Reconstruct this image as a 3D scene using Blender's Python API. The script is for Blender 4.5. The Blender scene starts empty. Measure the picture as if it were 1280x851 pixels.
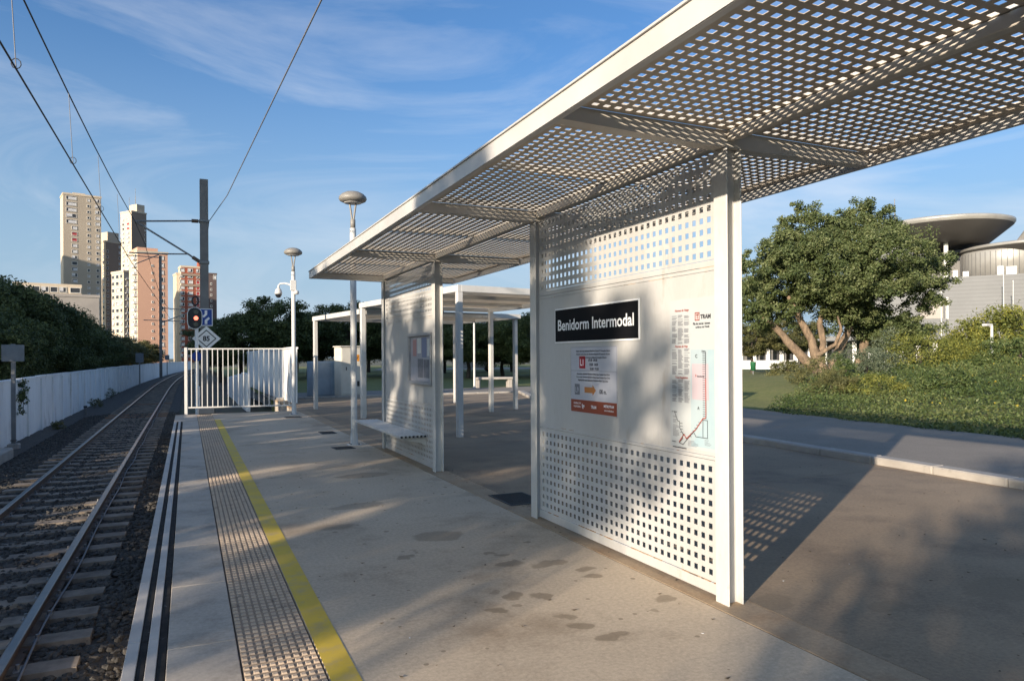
import bpy, math, random
import numpy as np
from mathutils import Vector, Matrix

random.seed(7)
RNG = np.random.default_rng(11)
PI = math.pi
R_ = math.radians
S = bpy.context.scene
COL = S.collection

# ------------------------------------------------------------------ camera
YAW, ROLL, EYE = math.atan2(406, 888), 0.006, 1.545
cam_d = bpy.data.cameras.new('camera')
cam = bpy.data.objects.new('camera', cam_d)
COL.objects.link(cam)
cam_d.sensor_width, cam_d.lens = 36.0, 24.975
cam_d.shift_y = 0.0157
cam_d.clip_start, cam_d.clip_end = 0.05, 9000
F_ = Vector((math.sin(YAW), math.cos(YAW), 0))
RT = Vector((math.cos(YAW), -math.sin(YAW), 0))
UP = Vector((0, 0, 1))
cr = RT * math.cos(ROLL) - UP * math.sin(ROLL)
cu = RT * math.sin(ROLL) + UP * math.cos(ROLL)
cam.matrix_world = Matrix(((cr.x, cu.x, -F_.x, 0), (cr.y, cu.y, -F_.y, 0), (cr.z, cu.z, -F_.z, EYE), (0, 0, 0, 1)))
S.camera = cam

# ------------------------------------------------------------------ sky and sun
SUN_AZ = R_(32.0)                      # light travels towards (cos, sin) of this angle
SUN_EL = R_(12.6)
S.world = bpy.data.worlds.new('World')
S.world.use_nodes = True
wn, wl = S.world.node_tree.nodes, S.world.node_tree.links
wn.clear()
w_out = wn.new('ShaderNodeOutputWorld')
w_bg = wn.new('ShaderNodeBackground')
w_sky = wn.new('ShaderNodeTexSky')
w_sky.sky_type = 'NISHITA'
w_sky.sun_disc = False
w_sky.sun_elevation = SUN_EL
to_sun = Vector((-math.cos(SUN_AZ), -math.sin(SUN_AZ)))
w_sky.sun_rotation = math.atan2(to_sun.x, to_sun.y)
w_sky.altitude = 0
w_sky.air_density, w_sky.dust_density, w_sky.ozone_density = 1.0, 2.6, 4.0
w_bg.inputs['Strength'].default_value = 0.115
# thin streaks of high cloud
w_tc = wn.new('ShaderNodeTexCoord')
w_map = wn.new('ShaderNodeMapping')
w_map.inputs['Location'].default_value = (6.4, 5.2, 3.9)
w_map.inputs['Rotation'].default_value = (0.0, R_(-18), R_(40))
w_map.inputs['Scale'].default_value = (1.0, 1.5, 5.0)
w_noise = wn.new('ShaderNodeTexNoise')
w_noise.inputs['Scale'].default_value = 1.25
w_noise.inputs['Detail'].default_value = 10
w_noise.inputs['Roughness'].default_value = 0.6
w_noise.inputs['Distortion'].default_value = 1.1
w_ramp = wn.new('ShaderNodeValToRGB')
w_ramp.color_ramp.elements[0].position = 0.46
w_ramp.color_ramp.elements[0].color = (0, 0, 0, 1)
w_ramp.color_ramp.elements[1].position = 0.78
w_ramp.color_ramp.elements[1].color = (0.5, 0.5, 0.5, 1)
w_mix = wn.new('ShaderNodeMix')
w_mix.data_type = 'RGBA'
w_mix.inputs['B'].default_value = (4.3, 4.4, 4.6, 1)
wl.new(w_tc.outputs['Generated'], w_map.inputs['Vector'])
wl.new(w_map.outputs['Vector'], w_noise.inputs['Vector'])
wl.new(w_noise.outputs['Fac'], w_ramp.inputs['Fac'])
wl.new(w_ramp.outputs['Color'], w_mix.inputs['Factor'])
w_tint = wn.new('ShaderNodeMix')
w_tint.data_type, w_tint.blend_type = 'RGBA', 'MULTIPLY'
w_tint.inputs['Factor'].default_value = 1.0
w_tint.inputs['B'].default_value = (0.73, 0.89, 1.0, 1)
wl.new(w_sky.outputs['Color'], w_tint.inputs['A'])
# pale haze low over the horizon, the same all round
w_sep = wn.new('ShaderNodeSeparateXYZ')
w_hr = wn.new('ShaderNodeMapRange')
w_hr.interpolation_type = 'SMOOTHSTEP'
w_hr.inputs['From Min'].default_value, w_hr.inputs['From Max'].default_value = 0.0, 0.42
w_hr.inputs['To Min'].default_value, w_hr.inputs['To Max'].default_value = 0.9, 0.0
w_hz = wn.new('ShaderNodeMix')
w_hz.data_type = 'RGBA'
w_hz.inputs['B'].default_value = (1.9, 2.65, 3.4, 1)
wl.new(w_tc.outputs['Generated'], w_sep.inputs[0])
wl.new(w_sep.outputs['Z'], w_hr.inputs['Value'])
# towards the sun the haze gives way to the sky's own glow
w_dot = wn.new('ShaderNodeVectorMath')
w_dot.operation = 'DOT_PRODUCT'
w_dot.inputs[1].default_value = (to_sun.x, to_sun.y, 0)
w_dr = wn.new('ShaderNodeMapRange')
w_dr.interpolation_type = 'SMOOTHSTEP'
w_dr.inputs['From Min'].default_value, w_dr.inputs['From Max'].default_value = -0.3, 0.6
w_dr.inputs['To Min'].default_value, w_dr.inputs['To Max'].default_value = 1.0, 0.0
w_mm = wn.new('ShaderNodeMath')
w_mm.operation = 'MULTIPLY'
wl.new(w_tc.outputs['Generated'], w_dot.inputs[0])
wl.new(w_dot.outputs['Value'], w_dr.inputs['Value'])
wl.new(w_dr.outputs['Result'], w_mm.inputs[0])
wl.new(w_hr.outputs['Result'], w_mm.inputs[1])
wl.new(w_mm.outputs[0], w_hz.inputs['Factor'])
wl.new(w_tint.outputs['Result'], w_hz.inputs['A'])
wl.new(w_hz.outputs['Result'], w_mix.inputs['A'])
wl.new(w_mix.outputs['Result'], w_bg.inputs['Color'])
wl.new(w_bg.outputs['Background'], w_out.inputs['Surface'])

sun_d = bpy.data.lights.new('sun', 'SUN')
sun_d.energy, sun_d.angle, sun_d.color = 4.3, R_(0.53), (1.0, 0.86, 0.69)
sun = bpy.data.objects.new('sun', sun_d)
COL.objects.link(sun)
sun_dir = Vector((math.cos(SUN_AZ) * math.cos(SUN_EL), math.sin(SUN_AZ) * math.cos(SUN_EL), -math.sin(SUN_EL)))
sun.rotation_euler = sun_dir.to_track_quat('-Z', 'Y').to_euler()
sun.location = (-40, -25, 30)

S.view_settings.view_transform = 'Standard'
S.view_settings.look = 'None'
S.view_settings.gamma = 1
S.view_settings.exposure = 0.95
S.render.engine = 'CYCLES'
S.cycles.max_bounces = 8
S.cycles.transparent_max_bounces = 8
S.cycles.use_denoising = True

# ------------------------------------------------------------------ materials
M = {}

def mat(name, c1, c2=None, scale=3.0, rough=0.7, metal=0.0, bump=0.0, bscale=40.0, lo=0.35, hi=0.65, c3=None, s3=1.0, lo3=0.55, hi3=0.75, spec=0.5,
        stretch=(1, 1, 1), translucent=0.0, emit=None, coat=0.0, speck=0.0):
    m = bpy.data.materials.new(name)
    m.use_nodes = True
    n, l = m.node_tree.nodes, m.node_tree.links
    p = n['Principled BSDF']
    p.inputs['Roughness'].default_value = rough
    p.inputs['Metallic'].default_value = metal
    p.inputs['Specular IOR Level'].default_value = spec
    p.inputs['Coat Weight'].default_value = coat
    p.inputs['Base Color'].default_value = (*c1, 1)
    geo = n.new('ShaderNodeNewGeometry')
    mp = n.new('ShaderNodeMapping')
    mp.inputs['Scale'].default_value = stretch
    l.new(geo.outputs['Position'], mp.inputs['Vector'])
    def noise(sc, det=6, rg=0.6):
        t = n.new('ShaderNodeTexNoise')
        t.inputs['Scale'].default_value = sc
        t.inputs['Detail'].default_value = det
        t.inputs['Roughness'].default_value = rg
        l.new(mp.outputs['Vector'], t.inputs['Vector'])
        return t
    def rng(fac, a, b):
        r = n.new('ShaderNodeMapRange')
        r.inputs['From Min'].default_value = a
        r.inputs['From Max'].default_value = b
        l.new(fac, r.inputs['Value'])
        return r.outputs['Result']
    out = None
    if c2 is not None:
        mx = n.new('ShaderNodeMix')
        mx.data_type = 'RGBA'
        mx.inputs['A'].default_value = (*c1, 1)
        mx.inputs['B'].default_value = (*c2, 1)
        l.new(rng(noise(scale).outputs['Fac'], lo, hi), mx.inputs['Factor'])
        out = mx.outputs['Result']
        if c3 is not None:
            m2 = n.new('ShaderNodeMix')
            m2.data_type = 'RGBA'
            m2.inputs['B'].default_value = (*c3, 1)
            l.new(out, m2.inputs['A'])
            l.new(rng(noise(s3, 8, 0.65).outputs['Fac'], lo3, hi3), m2.inputs['Factor'])
            out = m2.outputs['Result']
        if speck > 0:
            ms_ = n.new('ShaderNodeMix')
            ms_.data_type, ms_.blend_type = 'RGBA', 'MULTIPLY'
            ms_.inputs['Factor'].default_value = 1.0
            rr_ = n.new('ShaderNodeMapRange')
            rr_.inputs['From Min'].default_value, rr_.inputs['From Max'].default_value = 0.3, 0.7
            rr_.inputs['To Min'].default_value, rr_.inputs['To Max'].default_value = 1 - speck, 1 + speck * .4
            l.new(noise(38, 5, 0.75).outputs['Fac'], rr_.inputs['Value'])
            cm_ = n.new('ShaderNodeCombineColor')
            for k_ in range(3):
                l.new(rr_.outputs['Result'], cm_.inputs[k_])
            l.new(out, ms_.inputs['A'])
            l.new(cm_.outputs[0], ms_.inputs['B'])
            out = ms_.outputs['Result']
        l.new(out, p.inputs['Base Color'])
    if bump > 0:
        b = n.new('ShaderNodeBump')
        b.inputs['Strength'].default_value = bump
        b.inputs['Distance'].default_value = 0.02
        l.new(noise(bscale, 8, 0.7).outputs['Fac'], b.inputs['Height'])
        l.new(b.outputs['Normal'], p.inputs['Normal'])
    if translucent > 0:
        tr = n.new('ShaderNodeBsdfTranslucent')
        ms = n.new('ShaderNodeMixShader')
        ms.inputs['Fac'].default_value = translucent
        tr.inputs['Color'].default_value = (c1[0] * 1.6, c1[1] * 1.7, c1[2] * 0.9, 1)
        l.new(p.outputs['BSDF'], ms.inputs[1])
        l.new(tr.outputs['BSDF'], ms.inputs[2])
        l.new(ms.outputs['Shader'], n['Material Output'].inputs['Surface'])
    if emit:
        p.inputs['Emission Color'].default_value = (*emit[0], 1)
        p.inputs['Emission Strength'].default_value = emit[1]
    m['c1'] = list(c1)
    M[name] = m
    return m

mat('white_paint', (0.60, 0.585, 0.56), (0.51, 0.495, 0.465), 2.2, 0.45, bump=0.04, bscale=40, c3=(0.38, 0.28, 0.19), s3=9, lo3=0.64, hi3=0.80, stretch=(1, 1, 0.45), speck=0.06)
mat('panel_paint', (0.51, 0.50, 0.485), (0.44, 0.43, 0.41), 1.6, 0.42, bump=0.03, bscale=25, c3=(0.36, 0.30, 0.23), s3=5.5, lo3=0.60, hi3=0.80, stretch=(1, 1, 0.3), speck=0.06)
mat('rust', (0.30, 0.14, 0.05), (0.52, 0.40, 0.28), 14, 0.9)
mat('roof_paint', (0.56, 0.48, 0.385), (0.44, 0.375, 0.30), 3.0, 0.6, c3=(0.55, 0.51, 0.46), s3=1.2, lo3=0.55, hi3=0.75)
mat('beam_paint', (0.62, 0.57, 0.50), (0.52, 0.475, 0.41), 2.2, 0.5)
mat('fascia_paint', (0.55, 0.53, 0.50), (0.46, 0.44, 0.415), 1.4, 0.4)
mat('black_board', (0.006, 0.006, 0.007), rough=0.6, spec=0.12)
mat('letter_white', (0.85, 0.85, 0.85), rough=0.5)
mat('print_ink', (0.05, 0.05, 0.06), rough=0.6)
mat('print_grey', (0.17, 0.175, 0.20), rough=0.6)
mat('print_red', (0.42, 0.02, 0.03), rough=0.5)
mat('print_redtext', (0.36, 0.06, 0.035), rough=0.5)
mat('print_brick', (0.27, 0.06, 0.025), rough=0.5)
mat('print_orange', (0.42, 0.17, 0.045), rough=0.5)
mat('print_sheet', (0.47, 0.48, 0.53), (0.43, 0.44, 0.49), 6, 0.5)
mat('map_sheet', (0.47, 0.485, 0.485), (0.43, 0.455, 0.46), 3, 0.5)
mat('map_sea', (0.31, 0.43, 0.475), (0.37, 0.46, 0.49), 4, 0.5)
mat('map_pink', (0.46, 0.385, 0.415), (0.43, 0.37, 0.40), 5, 0.5)
mat('map_blue', (0.35, 0.43, 0.47), (0.38, 0.45, 0.47), 3, 0.5)
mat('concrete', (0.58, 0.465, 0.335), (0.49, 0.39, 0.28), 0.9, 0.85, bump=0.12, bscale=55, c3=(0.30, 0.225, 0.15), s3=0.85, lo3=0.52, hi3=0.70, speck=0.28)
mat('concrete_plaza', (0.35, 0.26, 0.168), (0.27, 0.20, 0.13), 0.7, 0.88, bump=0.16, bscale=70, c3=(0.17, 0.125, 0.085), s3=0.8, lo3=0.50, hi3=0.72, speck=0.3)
mat('stain', (0.19, 0.155, 0.115), (0.23, 0.19, 0.145), 9, 0.75)
mat('edge_slab', (0.52, 0.45, 0.365), (0.44, 0.38, 0.31), 2.0, 0.85, bump=0.1, bscale=60, c3=(0.24, 0.205, 0.165), s3=2.2, lo3=0.5, hi3=0.75, speck=0.22)
mat('edge_white', (0.55, 0.50, 0.44), (0.45, 0.41, 0.365), 4, 0.8, bump=0.06, bscale=70)
mat('edge_black', (0.022, 0.021, 0.02), (0.04, 0.037, 0.034), 12, 0.95, spec=0.15, c3=(0.35, 0.34, 0.32), s3=14, lo3=0.66, hi3=0.72)
mat('tactile', (0.52, 0.405, 0.295), (0.43, 0.335, 0.245), 5, 0.8, bump=0.06, bscale=90, c3=(0.17, 0.13, 0.10), s3=9, lo3=0.58, hi3=0.72)
mat('tactile_base', (0.37, 0.275, 0.19), (0.29, 0.215, 0.15), 5, 0.9, bump=0.06, bscale=90, c3=(0.12, 0.085, 0.06), s3=9, lo3=0.55, hi3=0.75)
mat('joint_dirt', (0.10, 0.075, 0.055), (0.15, 0.11, 0.08), 10, 0.95)
mat('yellow_line', (0.66, 0.46, 0.035), (0.57, 0.40, 0.05), 3, 0.7, bump=0.08, bscale=60, c3=(0.45, 0.34, 0.16), s3=5, lo3=0.5, hi3=0.72)
mat('asphalt', (0.27, 0.235, 0.195), (0.22, 0.192, 0.16), 1.2, 0.9, bump=0.25, bscale=120, c3=(0.31, 0.27, 0.225), s3=0.6, lo3=0.5, hi3=0.7, speck=0.35)
mat('kerb_stone', (0.40, 0.365, 0.32), (0.32, 0.29, 0.255), 2.5, 0.85, bump=0.15, bscale=50, c3=(0.20, 0.18, 0.155), s3=3.5, lo3=0.58, hi3=0.75)
mat('ballast', (0.05, 0.044, 0.038), (0.09, 0.08, 0.068), 9, 0.95, bump=0.8, bscale=22)
mat('stone_dark', (0.045, 0.041, 0.036), (0.105, 0.092, 0.076), 11, 0.9, lo=0.45, hi=0.7)
mat('sleeper', (0.27, 0.22, 0.172), (0.12, 0.095, 0.072), 4, 0.9, bump=0.15, bscale=60)
mat('sleeper_wood', (0.26, 0.13, 0.06), (0.20, 0.10, 0.05), 5, 0.9)
mat('rail_side', (0.085, 0.055, 0.042), (0.12, 0.085, 0.06), 9, 0.75)
mat('rail_top', (0.13, 0.125, 0.125), (0.09, 0.085, 0.085), 6, 0.3, metal=0.7)
mat('steel_grey', (0.22, 0.22, 0.22), (0.17, 0.17, 0.17), 4, 0.5, metal=0.3)
mat('pole_grey', (0.16, 0.155, 0.15), (0.12, 0.115, 0.11), 3, 0.6)
mat('wire', (0.03, 0.028, 0.027), rough=0.6)
mat('wire_light', (0.16, 0.16, 0.17), rough=0.5)
mat('lamp_grey', (0.24, 0.225, 0.20), (0.20, 0.185, 0.165), 5, 0.5)
mat('lamp_glass', (0.55, 0.53, 0.50), rough=0.3)
mat('camera_dome', (0.02, 0.02, 0.022), rough=0.12, coat=1.0)
mat('wall_white', (0.88, 0.87, 0.85), (0.77, 0.76, 0.74), 1.2, 0.8, bump=0.06, bscale=20, c3=(0.42, 0.40, 0.36), s3=2.4, lo3=0.56, hi3=0.78, stretch=(1, 1, 0.35), speck=0.08)
mat('dirt', (0.13, 0.105, 0.08), (0.09, 0.075, 0.058), 1.5, 0.95, bump=0.5, bscale=15, c3=(0.09, 0.10, 0.045), s3=0.7, lo3=0.5, hi3=0.65)
mat('lawn', (0.15, 0.165, 0.04), (0.20, 0.19, 0.06), 1.3, 0.95, bump=0.9, bscale=30, c3=(0.10, 0.12, 0.03), s3=8, lo3=0.45, hi3=0.65)
mat('far_ground', (0.12, 0.11, 0.08), (0.07, 0.08, 0.04), 0.02, 0.95)
mat('bark', (0.27, 0.19, 0.125), (0.11, 0.08, 0.055), 6, 0.95, bump=1.0, bscale=9, stretch=(1, 1, 0.4))
mat('bark_dark', (0.085, 0.065, 0.05), (0.05, 0.04, 0.032), 6, 0.95, bump=0.5, bscale=18, stretch=(1, 1, 0.4))
mat('grate', (0.02, 0.02, 0.02), (0.035, 0.033, 0.03), 8, 0.6)
mat('cabinet_cream', (0.62, 0.58, 0.49), (0.55, 0.51, 0.43), 3, 0.6)
mat('cabinet_blue', (0.33, 0.39, 0.44), (0.27, 0.32, 0.36), 3, 0.6)
mat('alu', (0.42, 0.42, 0.43), (0.35, 0.35, 0.36), 8, 0.4, metal=0.4)
mat('paper_grey', (0.36, 0.36, 0.40), (0.42, 0.41, 0.44), 12, 0.6)
mat('paper_blue', (0.22, 0.24, 0.36), rough=0.6)
mat('paper_red', (0.45, 0.25, 0.24), rough=0.6)
mat('paper_dark', (0.13, 0.13, 0.15), (0.2, 0.2, 0.22), 15, 0.6)
mat('sign_blue', (0.010, 0.045, 0.24), rough=0.35)
mat('sign_white', (0.72, 0.72, 0.70), (0.62, 0.62, 0.60), 6, 0.4)
mat('sign_back', (0.17, 0.19, 0.21), (0.13, 0.145, 0.16), 4, 0.5)
mat('sign_black', (0.012, 0.012, 0.013), rough=0.4)
mat('red_lamp', (0.9, 0.1, 0.06), rough=0.4, emit=((1.0, 0.2, 0.12), 1.4))
mat('bin_green', (0.02, 0.12, 0.05), rough=0.5)
mat('car_white', (0.7, 0.7, 0.7), rough=0.3, coat=0.8)
mat('car_glass', (0.02, 0.025, 0.03), rough=0.08)
mat('tyre', (0.02, 0.02, 0.02), rough=0.8)
mat('sticker_orange', (0.62, 0.25, 0.03), rough=0.5)

def glass(name):
    m = bpy.data.materials.new(name)
    m.use_nodes = True
    n, l = m.node_tree.nodes, m.node_tree.links
    n.clear()
    o = n.new('ShaderNodeOutputMaterial')
    t = n.new('ShaderNodeBsdfTransparent')
    g = n.new('ShaderNodeBsdfGlossy')
    g.inputs['Roughness'].default_value = 0.05
    x = n.new('ShaderNodeMixShader')
    x.inputs['Fac'].default_value = 0.07
    l.new(t.outputs['BSDF'], x.inputs[1])
    l.new(g.outputs['BSDF'], x.inputs[2])
    l.new(x.outputs['Shader'], o.inputs['Surface'])
    M[name] = m
glass('clear_pane')

def leafmat(name, c1, c2, c3, tr=0.22, rough=0.55):
    m = bpy.data.materials.new(name)
    m.use_nodes = True
    n, l = m.node_tree.nodes, m.node_tree.links
    p = n['Principled BSDF']
    p.inputs['Roughness'].default_value = rough
    p.inputs['Specular IOR Level'].default_value = 0.35
    at = n.new('ShaderNodeAttribute')
    at.attribute_name = 'tone'
    rp = n.new('ShaderNodeValToRGB')
    e = rp.color_ramp.elements
    e[0].position, e[0].color = 0.0, (*c1, 1)
    e[1].position, e[1].color = 1.0, (*c3, 1)
    k = e.new(0.55)
    k.color = (*c2, 1)
    l.new(at.outputs['Fac'], rp.inputs['Fac'])
    l.new(rp.outputs['Color'], p.inputs['Base Color'])
    t = n.new('ShaderNodeBsdfTranslucent')
    l.new(rp.outputs['Color'], t.inputs['Color'])
    x = n.new('ShaderNodeMixShader')
    x.inputs['Fac'].default_value = tr
    l.new(p.outputs['BSDF'], x.inputs[1])
    l.new(t.outputs['BSDF'], x.inputs[2])
    l.new(x.outputs['Shader'], n['Material Output'].inputs['Surface'])
    M[name] = m
leafmat('leaf_carob', (0.04, 0.062, 0.022), (0.092, 0.118, 0.04), (0.20, 0.215, 0.095))
leafmat('leaf_dark', (0.045, 0.065, 0.025), (0.085, 0.11, 0.036), (0.15, 0.165, 0.055))
leafmat('leaf_yellow', (0.06, 0.08, 0.02), (0.15, 0.165, 0.035), (0.29, 0.27, 0.05))
leafmat('leaf_olive', (0.07, 0.08, 0.03), (0.12, 0.12, 0.045), (0.19, 0.17, 0.06))
leafmat('leaf_cover', (0.035, 0.06, 0.018), (0.085, 0.12, 0.035), (0.19, 0.205, 0.075))
leafmat('leaf_sage', (0.06, 0.08, 0.045), (0.11, 0.135, 0.08), (0.18, 0.20, 0.13))
leafmat('flower_yellow', (0.25, 0.20, 0.03), (0.5, 0.38, 0.04), (0.6, 0.45, 0.05))

# ------------------------------------------------------------------ building helpers
def put(o, name, parent, m):
    COL.objects.link(o)
    if parent is not None:
        o.parent = parent
    return o

def root_loc(p):
    while p.parent is not None:
        p = p.parent
    return p.location

class MB:
    """collects shapes in world (or thing-local) coordinates and links them as one mesh object"""
    def __init__(self):
        self.v, self.f, self.mi, self.sm = [], [], [], []
    def add(self, vs, fs, mi=0, smooth=False):
        b = len(self.v)
        self.v += [tuple(p) for p in vs]
        for f in fs:
            self.f.append(tuple(b + i for i in f))
            self.mi.append(mi)
            self.sm.append(smooth)
        return self
    def box(self, x0, x1, y0, y1, z0, z1, mi=0, bev=0.0, M4=None):
        if bev <= 0:
            vs = [(x, y, z) for z in (z0, z1) for y in (y0, y1) for x in (x0, x1)]
            fs = [(0, 2, 3, 1), (4, 5, 7, 6), (0, 1, 5, 4), (2, 6, 7, 3), (0, 4, 6, 2), (1, 3, 7, 5)]
        else:
            b = min(bev, (x1 - x0) * .49, (y1 - y0) * .49, (z1 - z0) * .49)
            vs, idx = [], {}
            for iz, z in enumerate((z0, z1)):
                for iy, y in enumerate((y0, y1)):
                    for ix, x in enumerate((x0, x1)):
                        sx, sy, sz = (1 - 2 * ix), (1 - 2 * iy), (1 - 2 * iz)
                        idx[ix, iy, iz, 'x'] = len(vs); vs.append((x, y + sy * b, z + sz * b))
                        idx[ix, iy, iz, 'y'] = len(vs); vs.append((x + sx * b, y, z + sz * b))
                        idx[ix, iy, iz, 'z'] = len(vs); vs.append((x + sx * b, y + sy * b, z))
            fs = []
            g = idx
            for i in (0, 1):
                q = [g[i, 0, 0, 'x'], g[i, 1, 0, 'x'], g[i, 1, 1, 'x'], g[i, 0, 1, 'x']]
                fs.append(q if i else q[::-1])
                q = [g[0, i, 0, 'y'], g[1, i, 0, 'y'], g[1, i, 1, 'y'], g[0, i, 1, 'y']]
                fs.append(q if not i else q[::-1])
                q = [g[0, 0, i, 'z'], g[1, 0, i, 'z'], g[1, 1, i, 'z'], g[0, 1, i, 'z']]
                fs.append(q if i else q[::-1])
            for i in (0, 1):
                for j in (0, 1):
                    fs.append([g[i, j, 0, 'x'], g[i, j, 1, 'x'], g[i, j, 1, 'y'], g[i, j, 0, 'y']])
                    fs.append([g[i, 0, j, 'x'], g[i, 1, j, 'x'], g[i, 1, j, 'z'], g[i, 0, j, 'z']])
                    fs.append([g[0, i, j, 'y'], g[1, i, j, 'y'], g[1, i, j, 'z'], g[0, i, j, 'z']])
                    for k in (0, 1):
                        fs.append([g[i, j, k, 'x'], g[i, j, k, 'y'], g[i, j, k, 'z']])
        if M4 is not None:
            vs = [tuple(M4 @ Vector(p)) for p in vs]
        return self.add(vs, fs, mi)
    def tube(self, pts, rad, n=8, mi=0, caps=True, smooth=True):
        pts = [Vector(p) for p in pts]
        if not hasattr(rad, '__len__'):
            rad = [rad] * len(pts)
        base, up = len(self.v), None
        vs, fs = [], []
        for i, p in enumerate(pts):
            t = (pts[min(i + 1, len(pts) - 1)] - pts[max(i - 1, 0)]).normalized()
            if up is None:
                up = Vector((1, 0, 0)) if abs(t.x) < 0.9 else Vector((0, 1, 0))
            a = (up - t * up.dot(t)).normalized()
            up = a
            b = t.cross(a)
            for k in range(n):
                w = 2 * PI * k / n
                vs.append(p + (a * math.cos(w) + b * math.sin(w)) * rad[i])
        for i in range(len(pts) - 1):
            for k in range(n):
                k2 = (k + 1) % n
                fs.append((i * n + k, i * n + k2, (i + 1) * n + k2, (i + 1) * n + k))
        self.add(vs, fs, mi, smooth)
        if caps:
            self.add(vs[:n], [tuple(range(n))[::-1]], mi)
            self.add(vs[-n:], [tuple(range(n))], mi)
        return self
    def lathe(self, prof, c=(0, 0, 0), n=24, mi=0, smooth=True):
        vs, fs = [], []
        for r, z in prof:
            for k in range(n):
                w = 2 * PI * k / n
                vs.append((c[0] + r * math.cos(w), c[1] + r * math.sin(w), c[2] + z))
        for i in range(len(prof) - 1):
            for k in range(n):
                k2 = (k + 1) % n
                fs.append((i * n + k, i * n + k2, (i + 1) * n + k2, (i + 1) * n + k))
        if prof[0][0] > 1e-4:
            fs.append(tuple(range(n))[::-1])
        if prof[-1][0] > 1e-4:
            o = (len(prof) - 1) * n
            fs.append(tuple(o + k for k in range(n)))
        return self.add(vs, fs, mi, smooth)
    def sweep(self, prof, path, mi=0, mtop=None):
        """prof: closed list of (x, z); path: list of (x_offset, y)"""
        n, vs, fs, mm = len(prof), [], [], []
        for ox, y in path:
            vs += [(ox + px_, y, pz) for px_, pz in prof]
        for i in range(len(path) - 1):
            for k in range(n):
                k2 = (k + 1) % n
                b = len(self.v)
                fs.append((i * n + k, (i + 1) * n + k, (i + 1) * n + k2, i * n + k2))
                mm.append(mtop[k] if mtop else mi)
        b = len(self.v)
        self.v += vs
        for f, k in zip(fs, mm):
            self.f.append(tuple(b + i for i in f)); self.mi.append(k); self.sm.append(False)
        self.f.append(tuple(b + k for k in range(n))); self.mi.append(mi); self.sm.append(False)
        o = b + (len(path) - 1) * n
        self.f.append(tuple(o + k for k in range(n))[::-1]); self.mi.append(mi); self.sm.append(False)
        return self
    def prism(self, poly, z0, z1, mi=0):
        n = len(poly)
        vs = [(x, y, z0) for x, y in poly] + [(x, y, z1) for x, y in poly]
        fs = [tuple(range(n))[::-1], tuple(range(n, 2 * n))] + [(i, (i + 1) % n, n + (i + 1) % n, n + i) for i in range(n)]
        return self.add(vs, fs, mi)
    def mesh(self, name, mats, off=(0, 0, 0)):
        me = bpy.data.meshes.new(name)
        ox, oy, oz = off
        me.from_pydata([(x - ox, y - oy, z - oz) for x, y, z in self.v], [], self.f)
        if not isinstance(mats, (list, tuple)):
            mats = [mats]
        for m in mats:
            me.materials.append(M[m] if isinstance(m, str) else m)
        me.polygons.foreach_set('material_index', self.mi)
        me.polygons.foreach_set('use_smooth', self.sm)
        me.update()
        return me
    def build(self, name, mats, parent=None, world=True):
        off = root_loc(parent) if (parent is not None and world) else (0, 0, 0)
        o = bpy.data.objects.new(name, self.mesh(name, mats, off))
        return put(o, name, parent, None)

def tag(o, label=None, cat=None, group=None, kind=None):
    if label: o['label'] = label
    if cat: o['category'] = cat
    if group: o['group'] = group
    if kind: o['kind'] = kind
    return o

def thing(name, label, cat, loc=(0, 0, 0), rotz=0.0, group=None):
    o = bpy.data.objects.new(name, None)
    o.empty_display_size = 0.2
    o.location = loc
    o.rotation_euler = (0, 0, rotz)
    COL.objects.link(o)
    return tag(o, label, cat, group)

def copy_tree(o, parent=None):
    c = o.copy()
    COL.objects.link(c)
    c.parent = parent
    for ch in [x for x in bpy.data.objects if x.parent == o]:
        copy_tree(ch, c)
    return c

def link_mesh(name, me, parent=None, loc=(0, 0, 0), rot=(0, 0, 0), scale=(1, 1, 1)):
    o = bpy.data.objects.new(name, me)
    o.location, o.rotation_euler, o.scale = loc, rot, scale
    COL.objects.link(o)
    if parent is not None:
        o.parent = parent
    return o

def np_mesh(name, verts, faces_q, m, tone=None, smooth=False):
    """fast mesh of quads (faces_q: N x 4 int array) or triangles (N x 3)"""
    me = bpy.data.meshes.new(name)
    nv, (nf, k) = len(verts), faces_q.shape
    me.vertices.add(nv)
    me.vertices.foreach_set('co', np.ascontiguousarray(verts, np.float32).ravel())
    me.loops.add(nf * k)
    me.loops.foreach_set('vertex_index', np.ascontiguousarray(faces_q, np.int32).ravel())
    me.polygons.add(nf)
    me.polygons.foreach_set('loop_start', np.arange(0, nf * k, k, dtype=np.int32))
    me.polygons.foreach_set('loop_total', np.full(nf, k, np.int32))
    if tone is not None:
        at = me.attributes.new('tone', 'FLOAT', 'FACE')
        at.data.foreach_set('value', np.ascontiguousarray(tone, np.float32))
    me.materials.append(M[m] if isinstance(m, str) else m)
    me.update(calc_edges=True)
    me.polygons.foreach_set('use_smooth', np.full(nf, bool(smooth)))
    return me

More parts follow.
